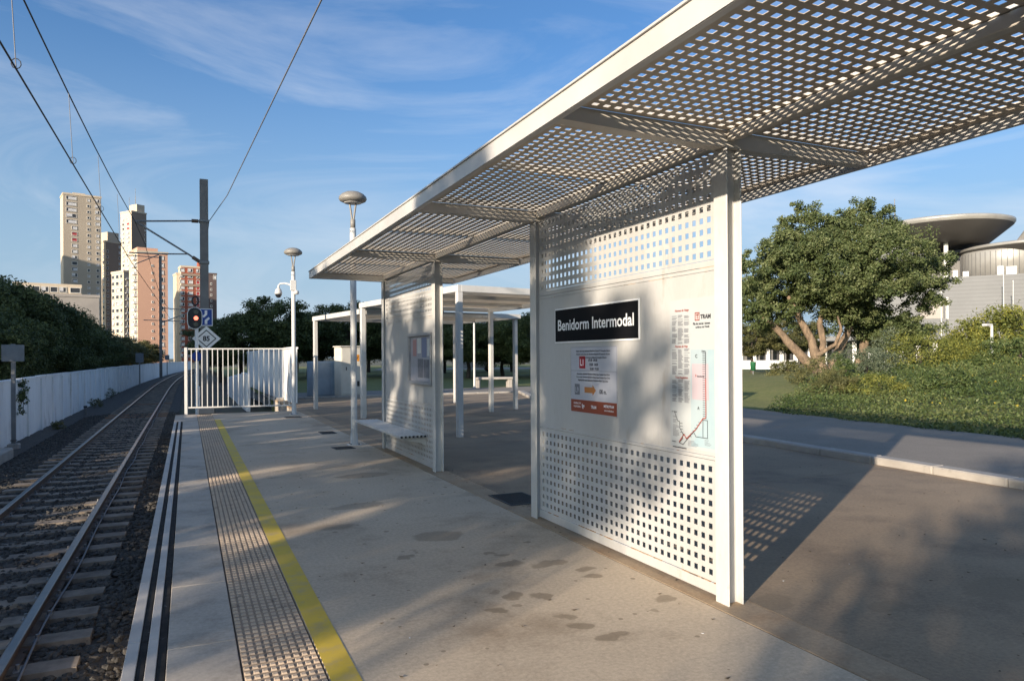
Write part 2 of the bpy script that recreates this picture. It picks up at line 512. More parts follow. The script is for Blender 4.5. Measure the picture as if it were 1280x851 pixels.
def perf_mesh(name, W, H, t, pitch, hole, mu, mv, m, keep=None):
    """perforated sheet in local x (0..W), z (0..H), y (0..t); mu/mv: least blank margin"""
    n, k = int((W - 2 * mu + (pitch - hole)) / pitch), int((H - 2 * mv + (pitch - hole)) / pitch)
    a = (W - ((n - 1) * pitch + hole)) / 2
    b = (H - ((k - 1) * pitch + hole)) / 2
    us = np.concatenate([[0], np.ravel([[a + i * pitch, a + i * pitch + hole] for i in range(n)]), [W]])
    vs = np.concatenate([[0], np.ravel([[b + i * pitch, b + i * pitch + hole] for i in range(k)]), [H]])
    nu, nv = len(us), len(vs)
    U, V = np.meshgrid(us, vs, indexing='ij')
    P0 = np.stack([U.ravel(), np.zeros(U.size), V.ravel()], 1)
    P1 = P0.copy(); P1[:, 1] = t
    idx = np.arange(nu * nv).reshape(nu, nv)
    i, j = np.meshgrid(np.arange(nu - 1), np.arange(nv - 1), indexing='ij')
    solid = ~((i % 2 == 1) & (j % 2 == 1))
    i, j = i.ravel(), j.ravel(); sd = solid.ravel()
    q = np.stack([idx[i, j], idx[i + 1, j], idx[i + 1, j + 1], idx[i, j + 1]], 1)
    N = nu * nv
    front = q[sd]
    back = front[:, ::-1] + N
    h = q[~sd]
    walls = [np.stack([h[:, (e + 1) % 4], h[:, e], h[:, e] + N, h[:, (e + 1) % 4] + N], 1) for e in range(4)]
    rim = []
    for row, flip in ((idx[:, 0], 0), (idx[:, -1], 1), (idx[0, :], 1), (idx[-1, :], 0)):
        r = np.stack([row[:-1], row[1:], row[1:] + N, row[:-1] + N], 1)
        rim.append(r[:, ::-1] if not flip else r)
    fa = np.concatenate([front, back] + walls + rim)
    return np_mesh(name, np.concatenate([P0, P1]), fa, m)

def text_mb(s, size, bold=0.0, sx=1.0, align='LEFT'):
    c = bpy.data.curves.new('lettering', 'FONT')
    c.body, c.size, c.offset, c.resolution_u = s, size, bold, 3
    c.align_x, c.align_y = align, 'BOTTOM_BASELINE'
    o = bpy.data.objects.new('lettering', c)
    me = bpy.data.meshes.new_from_object(o)
    b = MB()
    b.add([(v.co.x * sx, v.co.y, 0) for v in me.vertices], [tuple(p.vertices) for p in me.polygons])
    bpy.data.objects.remove(o)
    return b

# ------------------------------------------------------------------ the setting
def tx(y):
    return 0.0 if y < 45 else (y - 45) ** 2 / 2800.0

def wx(y):
    return -4.12 + (0.0 if y < 35 else (y - 35) ** 2 / 2820.0)

def grid_obj(name, xs, ys, zf, m):
    X, Y = np.meshgrid(xs, ys, indexing='ij')
    Z = zf(X, Y)
    nx, ny = len(xs), len(ys)
    idx = np.arange(nx * ny).reshape(nx, ny)
    q = np.stack([idx[:-1, :-1].ravel(), idx[1:, :-1].ravel(), idx[1:, 1:].ravel(), idx[:-1, 1:].ravel()], 1)
    me = np_mesh(name, np.stack([X.ravel(), Y.ravel(), Z.ravel()], 1), q, m, smooth=True)
    return link_mesh(name, me)

g = MB().add([(-5000, -5000, -0.66), (5000, -5000, -0.66), (5000, 6000, -0.66), (-5000, 6000, -0.66)], [(0, 1, 2, 3)]).build('ground', 'far_ground')
tag(g, 'dry open ground reaching to the horizon', 'ground', kind='structure')

# embankment behind the white wall
o = grid_obj('embankment', np.linspace(-60, -4.3, 40), np.linspace(-45, 150, 100),
             lambda X, Y: -0.25 + 0.12 * np.sin(X * 1.3 + Y * 0.7) + 0.08 * np.sin(Y * 2.1) - 0.5 * (X > -4.4), 'dirt')
o.location.x = 0
tag(o, 'bare earth bank behind the white wall', 'bank', kind='structure')

# ballast bed
def bed_z(X, Y):
    c = X - (-1.59) - np.where(Y < 45, 0, (Y - 45) ** 2 / 2800.0)
    z = -0.472 - 0.008 * (np.abs(c) > .62) - 0.11 * np.clip((np.abs(c) - 1.0) / 0.9, 0, 1)
    return z + 0.012 * np.sin(X * 23 + Y * 17) * np.cos(Y * 29 - X * 11)
xs = np.linspace(-4.6, -0.27, 45)
ys = np.concatenate([np.arange(-10, 30, 0.25), np.arange(30, 160, 1.5)])
def bed_shift(X, Y):
    return bed_z(X, Y)
o = grid_obj('track_bed', xs, ys, bed_shift, 'ballast')
tag(o, 'dark ballast bed under the railway track', 'track bed', kind='structure')
o = grid_obj('verge', np.linspace(-0.268, 12, 30), np.linspace(21.62, 160, 60), lambda X, Y: -0.56 + 0.04 * np.sin(X * 3 + Y) + 0 * X, 'dirt')
tag(o, 'rough earth verge beyond the platform end', 'verge', kind='structure')

# loose ballast stones
def stones(name, n, xr, yr, size, pow_=1.0, seed=3, zadd=0.0):
    r = np.random.default_rng(seed)
    t = (1 + 5 ** .5) / 2
    ico = np.array([(-1, t, 0), (1, t, 0), (-1, -t, 0), (1, -t, 0), (0, -1, t), (0, 1, t), (0, -1, -t), (0, 1, -t), (t, 0, -1), (t, 0, 1), (-t, 0, -1), (-t, 0, 1)], float)
    ico /= np.linalg.norm(ico[0])
    tri = np.array([(0, 11, 5), (0, 5, 1), (0, 1, 7), (0, 7, 10), (0, 10, 11), (1, 5, 9), (5, 11, 4), (11, 10, 2), (10, 7, 6), (7, 1, 8),
                    (3, 9, 4), (3, 4, 2), (3, 2, 6), (3, 6, 8), (3, 8, 9), (4, 9, 5), (2, 4, 11), (6, 2, 10), (8, 6, 7), (9, 8, 1)])
    x = r.uniform(*xr, n)
    y = yr[0] + (yr[1] - yr[0]) * r.random(n) ** pow_
    z = bed_z(x, y) + r.uniform(-0.012, 0.012, n) + zadd
    s = r.uniform(size[0], size[1], (n, 1, 3)) * r.uniform(0.7, 1.3, (n, 12, 3)) * np.array([1, 1, 0.75])
    a = r.uniform(0, 2 * PI, n)
    v = ico[None] * s
    ca, sa = np.cos(a)[:, None], np.sin(a)[:, None]
    vx, vy = v[..., 0] * ca - v[..., 1] * sa, v[..., 0] * sa + v[..., 1] * ca
    V = np.stack([vx + x[:, None], vy + y[:, None], v[..., 2] + z[:, None]], -1).reshape(-1, 3)
    Fq = (tri[None] + (np.arange(n) * 12)[:, None, None]).reshape(-1, 3)
    return link_mesh(name, np_mesh(name, V, Fq, 'stone_dark'))
bal = stones('ballast_stones', 46000, (-3.4, -0.30), (2.6, 30), (0.018, 0.036), 1.7)
tag(bal, 'dark grey crushed ballast stones around the sleepers', 'ballast', kind='stuff')

# platform: body, edge strips, slabs, tactile tiles, yellow line
plat = MB().prism([(-0.27, -9), (2.94, -9), (2.94, 21.55), (-0.27, 21.55)], -0.66, -0.062).build('platform', 'edge_slab')
tag(plat, 'low concrete tram platform beside the track', 'platform', kind='structure')
for x0, x1, z1, m, nm in ((-0.302, -0.242, 0.0, 'edge_white', 'edge_strip'), (-0.240, -0.202, -0.006, 'edge_black', 'grip_strip'),
                          (-0.200, -0.151, 0.0, 'edge_white', 'edge_strip'), (-0.149, -0.108, -0.006, 'edge_black', 'grip_strip')):
    y = 1.0
    while y < 19.2:
        L = 1.128
        MB().box(x0, x1, y + 0.002, min(y + L - 0.002, 19.25), -0.06, z1, bev=0.003).build(nm, m, plat)
        y += L
y = 0.81
while y < 21.4:
    MB().box(-0.105, 0.235, y + 0.003, min(y + 1.125, 21.5), -0.06, 0.0, bev=0.004).build('edge_slab', 'edge_slab', plat)
    y += 1.128
MB().box(-0.302, -0.108, 19.26, 21.5, -0.06, 0.0, bev=0.004).build('edge_slab', 'edge_slab', plat)
MB().box(0.2385, 0.6125, 0.5, 21.5, -0.06, -0.012).build('tile_bed', 'joint_dirt', plat)
TP = 0.372
tb = MB().box(0.0035, TP - 0.0035, 0.0035, TP - 0.0035, -0.05, -0.001, bev=0.004)
for i in range(9):
    for j in range(6):
        cx, cy = TP * (i + .5) / 9, TP * (j + .5) / 6
        a, b, c, d = 0.0145, 0.0165, 0.0105, 0.012
        tb.add([(cx - a, cy - b, -0.001), (cx + a, cy - b, -0.001), (cx + a, cy + b, -0.001), (cx - a, cy + b, -0.001),
                (cx - c, cy - d, 0.0065), (cx + c, cy - d, 0.0065), (cx + c, cy + d, 0.0065), (cx - c, cy + d, 0.0065)],
               [(4, 5, 6, 7), (0, 1, 5, 4), (1, 2, 6, 5), (2, 3, 7, 6), (3, 0, 4, 7)], mi=1)
tile_me = tb.mesh('tactile_tile', ['tactile_base', 'tactile'])
for k in range(52):
    link_mesh('tactile_tile', tile_me, plat, (0.2395, 1.94 + k * TP, random.uniform(-0.001, 0.001)))

# concrete with its own oil spots
def spot_concrete(src, name, spots):
    m = M[src].copy()
    m.name = name
    n, l = m.node_tree.nodes, m.node_tree.links
    p = n['Principled BSDF']
    prev = p.inputs['Base Color'].links[0].from_socket
    geo = [x for x in n if x.type == 'NEW_GEOMETRY'][0]
    ns = n.new('ShaderNodeTexNoise')
    ns.inputs['Scale'].default_value = 5
    ns.inputs['Detail'].default_value = 8
    l.new(geo.outputs['Position'], ns.inputs['Vector'])
    sub = n.new('ShaderNodeVectorMath'); sub.operation = 'SUBTRACT'
    sub.inputs[1].default_value = (.5, .5, .5)
    l.new(ns.outputs['Color'], sub.inputs[0])
    mul = n.new('ShaderNodeVectorMath'); mul.operation = 'MULTIPLY_ADD'
    mul.inputs[1].default_value = (.22, .22, 0)
    l.new(sub.outputs[0], mul.inputs[0])
    l.new(geo.outputs['Position'], mul.inputs[2])
    acc = None
    for x, y, rx, ry, w in spots:
        a = n.new('ShaderNodeVectorMath'); a.operation = 'SUBTRACT'
        a.inputs[1].default_value = (x, y, 0)
        l.new(mul.outputs[0], a.inputs[0])
        b = n.new('ShaderNodeVectorMath'); b.operation = 'MULTIPLY'
        b.inputs[1].default_value = (1 / rx, 1 / ry, 0)
        l.new(a.outputs[0], b.inputs[0])
        c = n.new('ShaderNodeVectorMath'); c.operation = 'LENGTH'
        l.new(b.outputs[0], c.inputs[0])
        d = n.new('ShaderNodeMapRange')
        d.inputs['From Min'].default_value, d.inputs['From Max'].default_value = 1.1, 0.88
        d.inputs['To Min'].default_value, d.inputs['To Max'].default_value = 0, w
        l.new(c.outputs['Value'], d.inputs['Value'])
        if acc is None:
            acc = d.outputs['Result']
        else:
            e = n.new('ShaderNodeMath'); e.operation = 'MAXIMUM'
            l.new(acc, e.inputs[0]); l.new(d.outputs['Result'], e.inputs[1])
            acc = e.outputs[0]
    for vs_, rad_, cut_ in ((4.2, .10, .62), (9.0, .13, .72)):
        vo = n.new('ShaderNodeTexVoronoi')
        vo.inputs['Scale'].default_value = vs_
        l.new(geo.outputs['Position'], vo.inputs['Vector'])
        lt = n.new('ShaderNodeMath'); lt.operation = 'LESS_THAN'
        lt.inputs[1].default_value = rad_
        l.new(vo.outputs['Distance'], lt.inputs[0])
        sp_ = n.new('ShaderNodeSeparateColor')
        l.new(vo.outputs['Color'], sp_.inputs[0])
        gt = n.new('ShaderNodeMath'); gt.operation = 'GREATER_THAN'
        gt.inputs[1].default_value = cut_
        l.new(sp_.outputs[0], gt.inputs[0])
        mu = n.new('ShaderNodeMath'); mu.operation = 'MULTIPLY'
        l.new(lt.outputs[0], mu.inputs[0]); l.new(gt.outputs[0], mu.inputs[1])
        m5 = n.new('ShaderNodeMath'); m5.operation = 'MULTIPLY'
        m5.inputs[1].default_value = .7
        l.new(mu.outputs[0], m5.inputs[0])
        e = n.new('ShaderNodeMath'); e.operation = 'MAXIMUM'
        l.new(acc, e.inputs[0]); l.new(m5.outputs[0], e.inputs[1])
        acc = e.outputs[0]
    mx = n.new('ShaderNodeMix'); mx.data_type = 'RGBA'
    mx.inputs['B'].default_value = (0.20, 0.15, 0.095, 1)
    l.new(acc, mx.inputs['Factor']); l.new(prev, mx.inputs['A'])
    l.new(mx.outputs['Result'], p.inputs['Base Color'])
    M[name] = m
SPOTS = [(1.705, 3.955, .055, .05, .75), (1.92, 4.17, .06, .06, .7), (2.07, 4.10, .07, .055, .7), (1.86, 4.01, .035, .03, .6), (1.82, 4.29, .04, .035, .5),
         (1.53, 5.32, .06, .06, .6), (1.95, 5.85, .22, .16, .55), (2.2, 4.83, .13, .07, .65), (2.45, 4.72, .14, .07, .6), (2.62, 4.47, .10, .05, .65),
         (2.60, 4.30, .07, .05, .7), (2.06, 3.55, .08, .06, .7), (2.0, 3.70, .07, .04, .6), (2.13, 3.34, .09, .05, .7), (2.55, 3.55, .04, .03, .5),
         (2.75, 3.72, .09, .06, .6), (2.16, 5.15, .05, .04, .6), (2.22, 5.08, .05, .03, .6), (1.6, 7.4, .3, .15, .45), (2.1, 9.3, .35, .2, .5), (1.2, 6.6, .2, .1, .35)]
spot_concrete('concrete', 'concrete_spots', SPOTS)
edges = [-6.5, -1.2, 2.05, 7.55, 12.6, 17.3, 21.55]
for a, b in zip(edges[:-1], edges[1:]):
    MB().box(0.6145, 2.932, a + 0.004, b - 0.004, -0.06, 0.0, bev=0.004).build('slab', 'concrete_spots', plat)
MB().box(0.618, 0.754, -3.0, 19.4, 0.0005, 0.003).build('safety_line', 'yellow_line', plat)

# plaza with its kerb
KERB = [(7.9, -8.0), (8.25, 0.0), (8.62, 4.9), (9.03, 9.8), (9.75, 16.0), (10.9, 22.0), (12.9, 27.6)]
def kerb_x(y):
    for (xa, ya), (xb, yb) in zip(KERB[:-1], KERB[1:]):
        if ya <= y <= yb:
            return xa + (xb - xa) * (y - ya) / (yb - ya)
    return KERB[-1][0] if y > KERB[-1][1] else KERB[0][0]
ky = [-8 + i for i in range(36)]
poly = [(2.945, -8)] + [(kerb_x(y), y) for y in ky] + [(2.945, 27.6)]
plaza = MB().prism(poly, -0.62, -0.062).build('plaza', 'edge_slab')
tag(plaza, 'wide concrete forecourt behind the tram shelter', 'plaza', kind='structure')
SP2 = [(5.55, 3.75, .12, .09, .35), (4.9, 2.9, .35, .22, .5), (6.4, 3.4, .3, .12, .3), (3.9, 3.0, .15, .1, .5), (4.4, 4.4, .3, .2, .3), (7.0, 2.6, .4, .2, .35), (3.28, 3.38, .2, .12, .55), (6.7, 5.0, .05, .03, .7), (7.4, 4.0, .08, .03, .7), (6.0, 2.7, .04, .04, .8), (5.2, 5.9, .06, .05, .7)]
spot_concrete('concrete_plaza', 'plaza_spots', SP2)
mat('plaza_rust', (0.42, 0.31, 0.20), (0.34, 0.25, 0.16), 2.0, 0.88, bump=0.16, bscale=70, c3=(0.32, 0.20, 0.11), s3=2.6, lo3=0.48, hi3=0.74, speck=0.3)
pe = [-6.5, -1.2, 1.6, 6.6, 11.8, 17.0, 22.2, 27.55]
for a, b in zip(pe[:-1], pe[1:]):
    yy = [a + 0.004] + [y for y in ky if a + 0.1 < y < b - 0.1] + [b - 0.004]
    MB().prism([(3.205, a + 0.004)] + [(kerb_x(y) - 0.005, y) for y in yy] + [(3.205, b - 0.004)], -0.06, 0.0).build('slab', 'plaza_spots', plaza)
    MB().box(2.941, 3.202, a + 0.004, b - 0.004, -0.06, 0.0, bev=0.003).build('slab', 'plaza_rust', plaza)
kerb = thing('kerb', 'pale concrete kerb along the asphalt road', 'kerb', (8.6, 4.9, 0))
tag(kerb, kind='structure')
pts, acc = [], 0.0
yk = -7.5
while yk < 27.4:
    xa, xb = kerb_x(yk), kerb_x(min(yk + 0.97, 27.6))
    ang = math.atan2(-(xb - xa), 0.97)
    L = math.hypot(xb - xa, 0.97)
    b = MB().box(0, 0.24, 0.004, L - 0.004, -0.3, 0.10 + random.uniform(-.004, .004), bev=0.018)
    o = b.build('kerb_stone', 'kerb_stone', kerb, world=False)
    o.location = (xa - 8.6, yk - 4.9, 0)
    o.rotation_euler = (0, 0, ang)
    yk += 0.97
k2 = thing('kerb', 'kerb closing the far end of the forecourt', 'kerb', (6.0, 27.6, 0))
tag(k2, kind='structure')
for i in range(10):
    MB().box(3.0 + i + 0.004, 3.996 + i, 27.605, 27.76, -0.3, 0.07, bev=0.015).build('kerb_stone', 'kerb_stone', k2)

# roads
rd = MB()
RW = 5.15
ys_r = [-30, -8, 0, 4.9, 9.8, 16, 22, 27.6, 33]
def road_in(y):
    return kerb_x(max(-8, min(y, 27.6))) + 0.1
vs = []
for y in ys_r:
    x = road_in(y) - (0.02 * (-8 - y) if y < -8 else 0)
    vs += [(x, y, -0.03), (x + RW, y, -0.03)]
rd.add(vs, [(2 * i, 2 * i + 1, 2 * i + 3, 2 * i + 2) for i in range(len(ys_r) - 1)])
road = rd.build('road', 'asphalt')
tag(road, 'grey asphalt service road behind the forecourt', 'road', kind='structure')
o = MB().add([(2.9, 27.7, -0.036), (40, 30.5, -0.036), (40, 35, -0.036), (2.9, 33.2, -0.036)], [(0, 1, 2, 3)]).build('road', 'asphalt')
tag(o, 'asphalt lane crossing behind the white pergolas', 'road', kind='structure')
far_road = MB().add([(20, 84, 0.02), (140, 40, 0.02), (146, 52, 0.02), (24, 96, 0.02)], [(0, 1, 2, 3)]).build('road', 'asphalt')
tag(far_road, 'distant asphalt street before the grey civic building', 'road', kind='structure')

def lawn_z(X, Y):
    m = np.exp(-(((X - 33) / 13) ** 2 + ((Y - 18) / 13) ** 2)) * 1.15
    e = np.clip((X - 14.2 - np.clip(Y - 9.8, 0, 20) * 0.17) / 5.0, 0, 1)
    e = e * e * (3 - 2 * e)
    north = np.clip((Y - 33.5) / 6, 0, 1) * np.clip((55 - X) / 20, 0, 1)
    road_cut = np.clip(np.abs(Y - 31.3) / 5, 0, 1)
    m = m * e * np.where(Y > 26, np.maximum(road_cut, np.clip((X - 24) / 6, 0, 1) * 0.9), 1)
    d = (X * 0.34 + Y * 0.94 - 89)
    return -0.055 + m + 0.02 * np.sin(X * 0.9) * np.cos(Y * 0.8) * e + 0.05 * north - 0.02 * (np.abs(d) < 9)
def kerb_np(Y):
    return np.interp(Y, [p[1] for p in KERB], [p[0] for p in KERB])
lx = np.concatenate([np.linspace(2.9, 40, 75), np.linspace(41.5, 150, 60)])
o = grid_obj('lawn', lx, np.linspace(-30, 130, 200), lambda X, Y: lawn_z(X, Y) - 0.5 * ((X < kerb_np(Y) + 1.0) & (Y < 27.9)), 'lawn')
tag(o, 'park lawn rising to a low green mound across the road', 'lawn', kind='structure')

# ------------------------------------------------------------------ railway track
track = thing('railway_track', 'single metre gauge railway track on concrete sleepers', 'railway track', (-1.59, 12, -0.45))
prof = [(-0.055, -0.46), (0.055, -0.46), (0.055, -0.448), (0.010, -0.436), (0.010, -0.375), (0.032, -0.366), (0.032, -0.346), (0.024, -0.340), (-0.024, -0.340),
        (-0.032, -0.346), (-0.032, -0.366), (-0.010, -0.375), (-0.010, -0.436), (-0.055, -0.448)]
mt = [0] * 14
mt[6] = mt[7] = mt[8] = 1
path_y = [-10, 2, 10, 20, 30, 40] + list(range(46, 160, 6))
for sx in (-1, 1):
    b = MB()
    b.sweep(prof, [(-1.59 + sx * 0.53 + tx(y), y) for y in path_y], 0, mt)
    b.build('rail', ['rail_side', 'rail_top'], track)
sl = MB()
for x0, x1, z in ((-0.95, -0.30, -0.435), (0.30, 0.95, -0.435), (-0.30, 0.30, -0.45)):
    w0, w1 = 0.12, 0.095
    sl.add([(x0, -w0, -0.60), (x1, -w0, -0.60), (x1, w0, -0.60), (x0, w0, -0.60),
            (x0 + .01 * (x0 < -.9), -w1, z), (x1 - .01 * (x1 > .9), -w1, z), (x1 - .01 * (x1 > .9), w1, z), (x0 + .01 * (x0 < -.9), w1, z)],
           [(4, 5, 6, 7), (0, 1, 5, 4), (1, 2, 6, 5), (2, 3, 7, 6), (3, 0, 4, 7)])
sl_me = sl.mesh('sleeper', 'sleeper')
wood_me = sl.mesh('sleeper', 'sleeper_wood')
cb = MB()
cb.box(-0.02, 0.02, -0.05, 0.05, -0.445, -0.425, bev=0.006)
cb.tube([(0.003, 0, -0.43), (0.003, 0, -0.395)], 0.013, 6)
clip_me = cb.mesh('rail_clip', 'steel_grey')
y, k = 0.55, 0
far_s = MB()
while y < 75:
    sp = link_mesh('sleeper', wood_me if k in (50, 52, 64) else sl_me, track, (tx(y) + 0.0 + random.uniform(-.012, .012), y - 12, 0.45 + random.uniform(-.004, .004)), (0, 0, random.uniform(-.008, .008)))
    if y < 16:
        for s2 in (-0.605, -0.455, 0.455, 0.605):
            link_mesh('rail_clip', clip_me, sp, (s2, 0, 0))
    y += 0.541
    k += 1
while y < 150:
    c = -1.59 + tx(y)
    far_s.box(c - 0.95, c + 0.95, y - 0.1, y + 0.1, -0.6, -0.437)
    y += 0.541
o = far_s.build('sleepers', 'sleeper', track)
tag(o, kind='stuff')
cp = [(-0.965 + 0.012 * math.sin(y * 1.7), y, -0.428 + 0.012 * math.sin(y * 2.3)) for y in np.arange(1, 40, 0.35)]
MB().tube(cp, 0.009, 5).build('signal_cable', 'wire_light', track)

# ------------------------------------------------------------------ white boundary wall on the left
wall = thing('boundary_wall', 'long white panelled wall running along the left of the track', 'wall', (-4.12, 20, -0.5))
ybs = [17.6]
while ybs[-1] < 150:
    ybs.append(ybs[-1] + (2.0 if ybs[-1] < 70 else 5.0))
for a, b_ in zip(ybs[:-1], ybs[1:]):
    xa, xb = wx(a), wx(b_)
    dz = random.uniform(-.02, .02)
    b = MB()
    zt = 1.0 + dz
    for z0, z1, w in ((-0.75, zt, 0.06), (zt, zt + 0.05, 0.085)):
        b.add([(xa - w, a + .006, z0), (xb - w, b_ - .006, z0), (xb + w, b_ - .006, z0), (xa + w, a + .006, z0),
               (xa - w, a + .006, z1), (xb - w, b_ - .006, z1), (xb + w, b_ - .006, z1), (xa + w, a + .006, z1)],
              [(0, 1, 2, 3)[::-1], (4, 5, 6, 7), (0, 1, 5, 4), (1, 2, 6, 5), (2, 3, 7, 6), (3, 0, 4, 7)])
    b.build('wall_panel', 'wall_white', wall)
for i, a in enumerate(ybs[:-1]):
    if a < 60:
        MB().box(wx(a) + 0.055, wx(a) + 0.115, a - 0.05, a + 0.05, -0.7, 0.97, bev=0.008).build('wall_post', 'wall_white', wall)
o = MB().box(-4.05, -3.45, 15.5, 18.6, -0.7, -0.36, bev=0.03).build('trough_lid', 'kerb_stone')
tag(o, 'low concrete cable trough at the foot of the white wall', 'cable trough')

# ------------------------------------------------------------------ tram shelter
PX = 3.08
POSTS = [0.40, 3.48, 6.12, 9.16, 11.90]
shelter = thing('tram_shelter', 'long white steel tram shelter with perforated roof and wall panels', 'shelter', (PX, 3.48, 0))
for py_ in POSTS:
    b = MB()
    for x0, x1 in ((PX - .06, PX - .05), (PX + .05, PX + .06)):
        b.box(x0, x1, py_ - .06, py_ + .06, -0.004, 2.825, bev=0.003)
    b.box(PX - .05, PX + .05, py_ - .005, py_ + .005, -0.004, 2.825)
    b.build('post', 'white_paint', shelter)
XF, XB, ZR = 1.83, 4.33, 2.935
Y0R, Y1R = -0.2, 12.02
for py_ in POSTS:
    # tapered cross beam
    b = MB()
    yy0, yy1 = py_ - 0.045, py_ + 0.045
    pr = [(XF + .045, ZR - .085), (PX - .25, ZR - .108), (PX + .25, ZR - .108), (XB - .045, ZR - .085), (XB - .045, ZR - .004), (XF + .045, ZR - .004)]
    n = len(pr)
    vs = [(x, yy0, z) for x, z in pr] + [(x, yy1, z) for x, z in pr]
    b.add(vs, [tuple(range(n)), tuple(range(n, 2 * n))[::-1]] + [(i, n + i, n + (i + 1) % n, (i + 1) % n) for i in range(n)])
    b.build('cross_beam', 'beam_paint', shelter)
# front fascia channel with top lip, rear edge channel
b = MB().box(XF, XF + .006, Y0R, Y1R, ZR - .09, ZR + .02).box(XF + .0065, XF + .044, Y0R, Y1R, ZR - .092, ZR - .086).box(XF - .012, XF + .05, Y0R, Y1R, ZR + .021, ZR + .032)
b.build('front_fascia', 'fascia_paint', shelter)
b = MB().box(XB - .006, XB, Y0R, Y1R, ZR - .09, ZR + .02).box(XB - .044, XB - .0065, Y0R, Y1R, ZR - .092, ZR - .086).box(XB - .05, XB + .012, Y0R, Y1R, ZR + .021, ZR + .032)
b.build('rear_fascia', 'fascia_paint', shelter)
MB().box(XF + .046, XB - .046, Y1R - .006, Y1R, ZR - .09, ZR + .018).build('end_fascia', 'fascia_paint', shelter)
bays = list(zip([Y0R + 0.05] + POSTS[1:], POSTS[1:] + [Y1R - 0.01]))
bays = [(-0.15, 3.43), (3.53, 6.07), (6.17, 9.11), (9.21, 11.85)]
for a, c in bays:
    MB().box(PX - .045, PX - .004, a, c, ZR - .07, ZR - .005, bev=.004).box(PX + .004, PX + .045, a, c, ZR - .055, ZR - .005, bev=.004).build('ridge_purlin', 'beam_paint', shelter)
    for x0, x1 in ((XF + .008, PX - .001), (PX + .001, XB - .008)):
        me = perf_mesh('roof_sheet', x1 - x0, c - a, 0.003, 0.0735, 0.0365, 0.03, 0.03, 'roof_paint')
        link_mesh('roof_sheet', me, shelter, (x0 - PX, a - 3.48, ZR), (-PI / 2, 0, 0))
    for yy in (c - 0.005, (a + c) / 2):
        MB().box(XF + .06, XB - .06, yy, yy + 0.02, ZR + .0015, ZR + .055).build('roof_rib', 'white_paint', shelter)
MB().box(PX - .012, PX + .012, Y0R, Y1R - .02, ZR + .002, ZR + .05).build('roof_rib', 'white_paint', shelter)

XS = PX - 0.024
def wall_bay(ya, yb):
    a, c = ya + 0.012, yb - 0.012
    W = c - a
    low = perf_mesh('perforated_sheet', W, 0.775, 0.003, 0.0735, 0.037, 0.04, 0.035, 'panel_paint')
    top = perf_mesh('perforated_sheet', W, 0.665, 0.003, 0.0735, 0.037, 0.04, 0.012, 'panel_paint')
    for me, z in ((low, 0.098), (top, 2.158)):
        link_mesh('perforated_sheet', me, shelter, (XS - PX, a - 3.48, z), (0, 0, PI / 2))
    pl = MB().box(XS - .003, XS, a, c, 0.90, 2.085).build('panel_plate', 'panel_paint', shelter)
    MB().box(XS - .012, XS + .03, a, c, 0.022, 0.095, bev=.004).build('bottom_rail', 'panel_paint', shelter)
    MB().box(XS - .0025, XS + .02, a, c, 0.876, 0.8975).box(XS - .0025, XS + .02, a, c, 2.088, 2.112).box(XS - .0025, XS + .02, a, c, 2.116, 2.155).build('seam_rail', 'panel_paint', shelter)
    r = MB()
    for k in range(46):
        y = random.uniform(a, c - .15)
        L = random.choice((.01, .02, .03, .09, .16))
        z = random.choice((.8985, 2.0865, 2.1135, .0965, .0965, .0965))
        r.box(XS - .0135 if z < .2 else XS - .0038, XS, y, y + L, z - .0022, z + random.uniform(.0006, .002))
    tag(r.build('rust_line', 'rust', pl), kind='stuff')
for ya, yb in ((3.54, 6.06), (9.22, 11.84)):
    wall_bay(ya, yb)

# ---- prints on the wall: u runs to the reader's right (towards -Y), v upwards
def pr_rects(name, rects, X, Y0, Z0, m, parent):
    b = MB()
    for u0, v0, u1, v1 in rects:
        b.add([(X, Y0 - u0, Z0 + v0), (X, Y0 - u1, Z0 + v0), (X, Y0 - u1, Z0 + v1), (X, Y0 - u0, Z0 + v1)], [(0, 1, 2, 3)])
    return b.build(name, m, parent)

def pr_text(name, items, X, Y0, Z0, m, parent):
    b = MB()
    for s, u, v, size, bold, sx, al in items:
        t = text_mb(s, size, bold, sx, al)
        b.add([(X, Y0 - u - x, Z0 + v + y) for x, y, z in t.v], t.f)
    return b.build(name, m, parent)

def pr_lines(name, polys, w, X, Y0, Z0, m, parent):
    b = MB()
    for pl in polys:
        for (u0, v0), (u1, v1) in zip(pl[:-1], pl[1:]):
            d = Vector((u1 - u0, v1 - v0))
            if d.length < 1e-6:
                continue
            e = d.normalized() * (w * .5)
            nrm = Vector((-e.y, e.x))
            q = [(u0 - e.x + nrm.x, v0 - e.y + nrm.y), (u0 - e.x - nrm.x, v0 - e.y - nrm.y), (u1 + e.x - nrm.x, v1 + e.y - nrm.y), (u1 + e.x + nrm.x, v1 + e.y + nrm.y)]
            b.add([(X, Y0 - u, Z0 + v) for u, v in q], [(0, 1, 2, 3)])
    return b.build(name, m, parent)

XW = XS - 0.003          # face of the wall plate
# station name board
sg = thing('station_sign', 'black station name board with white lettering on the shelter wall', 'sign', (XW, 5.05, 1.66))
MB().box(XW - .010, XW - .001, 4.385, 5.715, 1.662, 1.972, bev=.002).build('border', 'letter_white', sg)
MB().box(XW - .0125, XW - .009, 4.400, 5.700, 1.676, 1.958).build('board', 'black_board', sg)
t = text_mb('Benidorm Intermodal', 0.134, 0.0024, 1.0)
wd = max(v[0] for v in t.v) - min(v[0] for v in t.v)
u0 = min(v[0] for v in t.v)
k = 1.195 / wd
b = MB().add([(XW - .0135, 5.648 - (x - u0) * k, 1.775 + y) for x, y, z in t.v], t.f)
b.build('lettering', 'letter_white', sg)

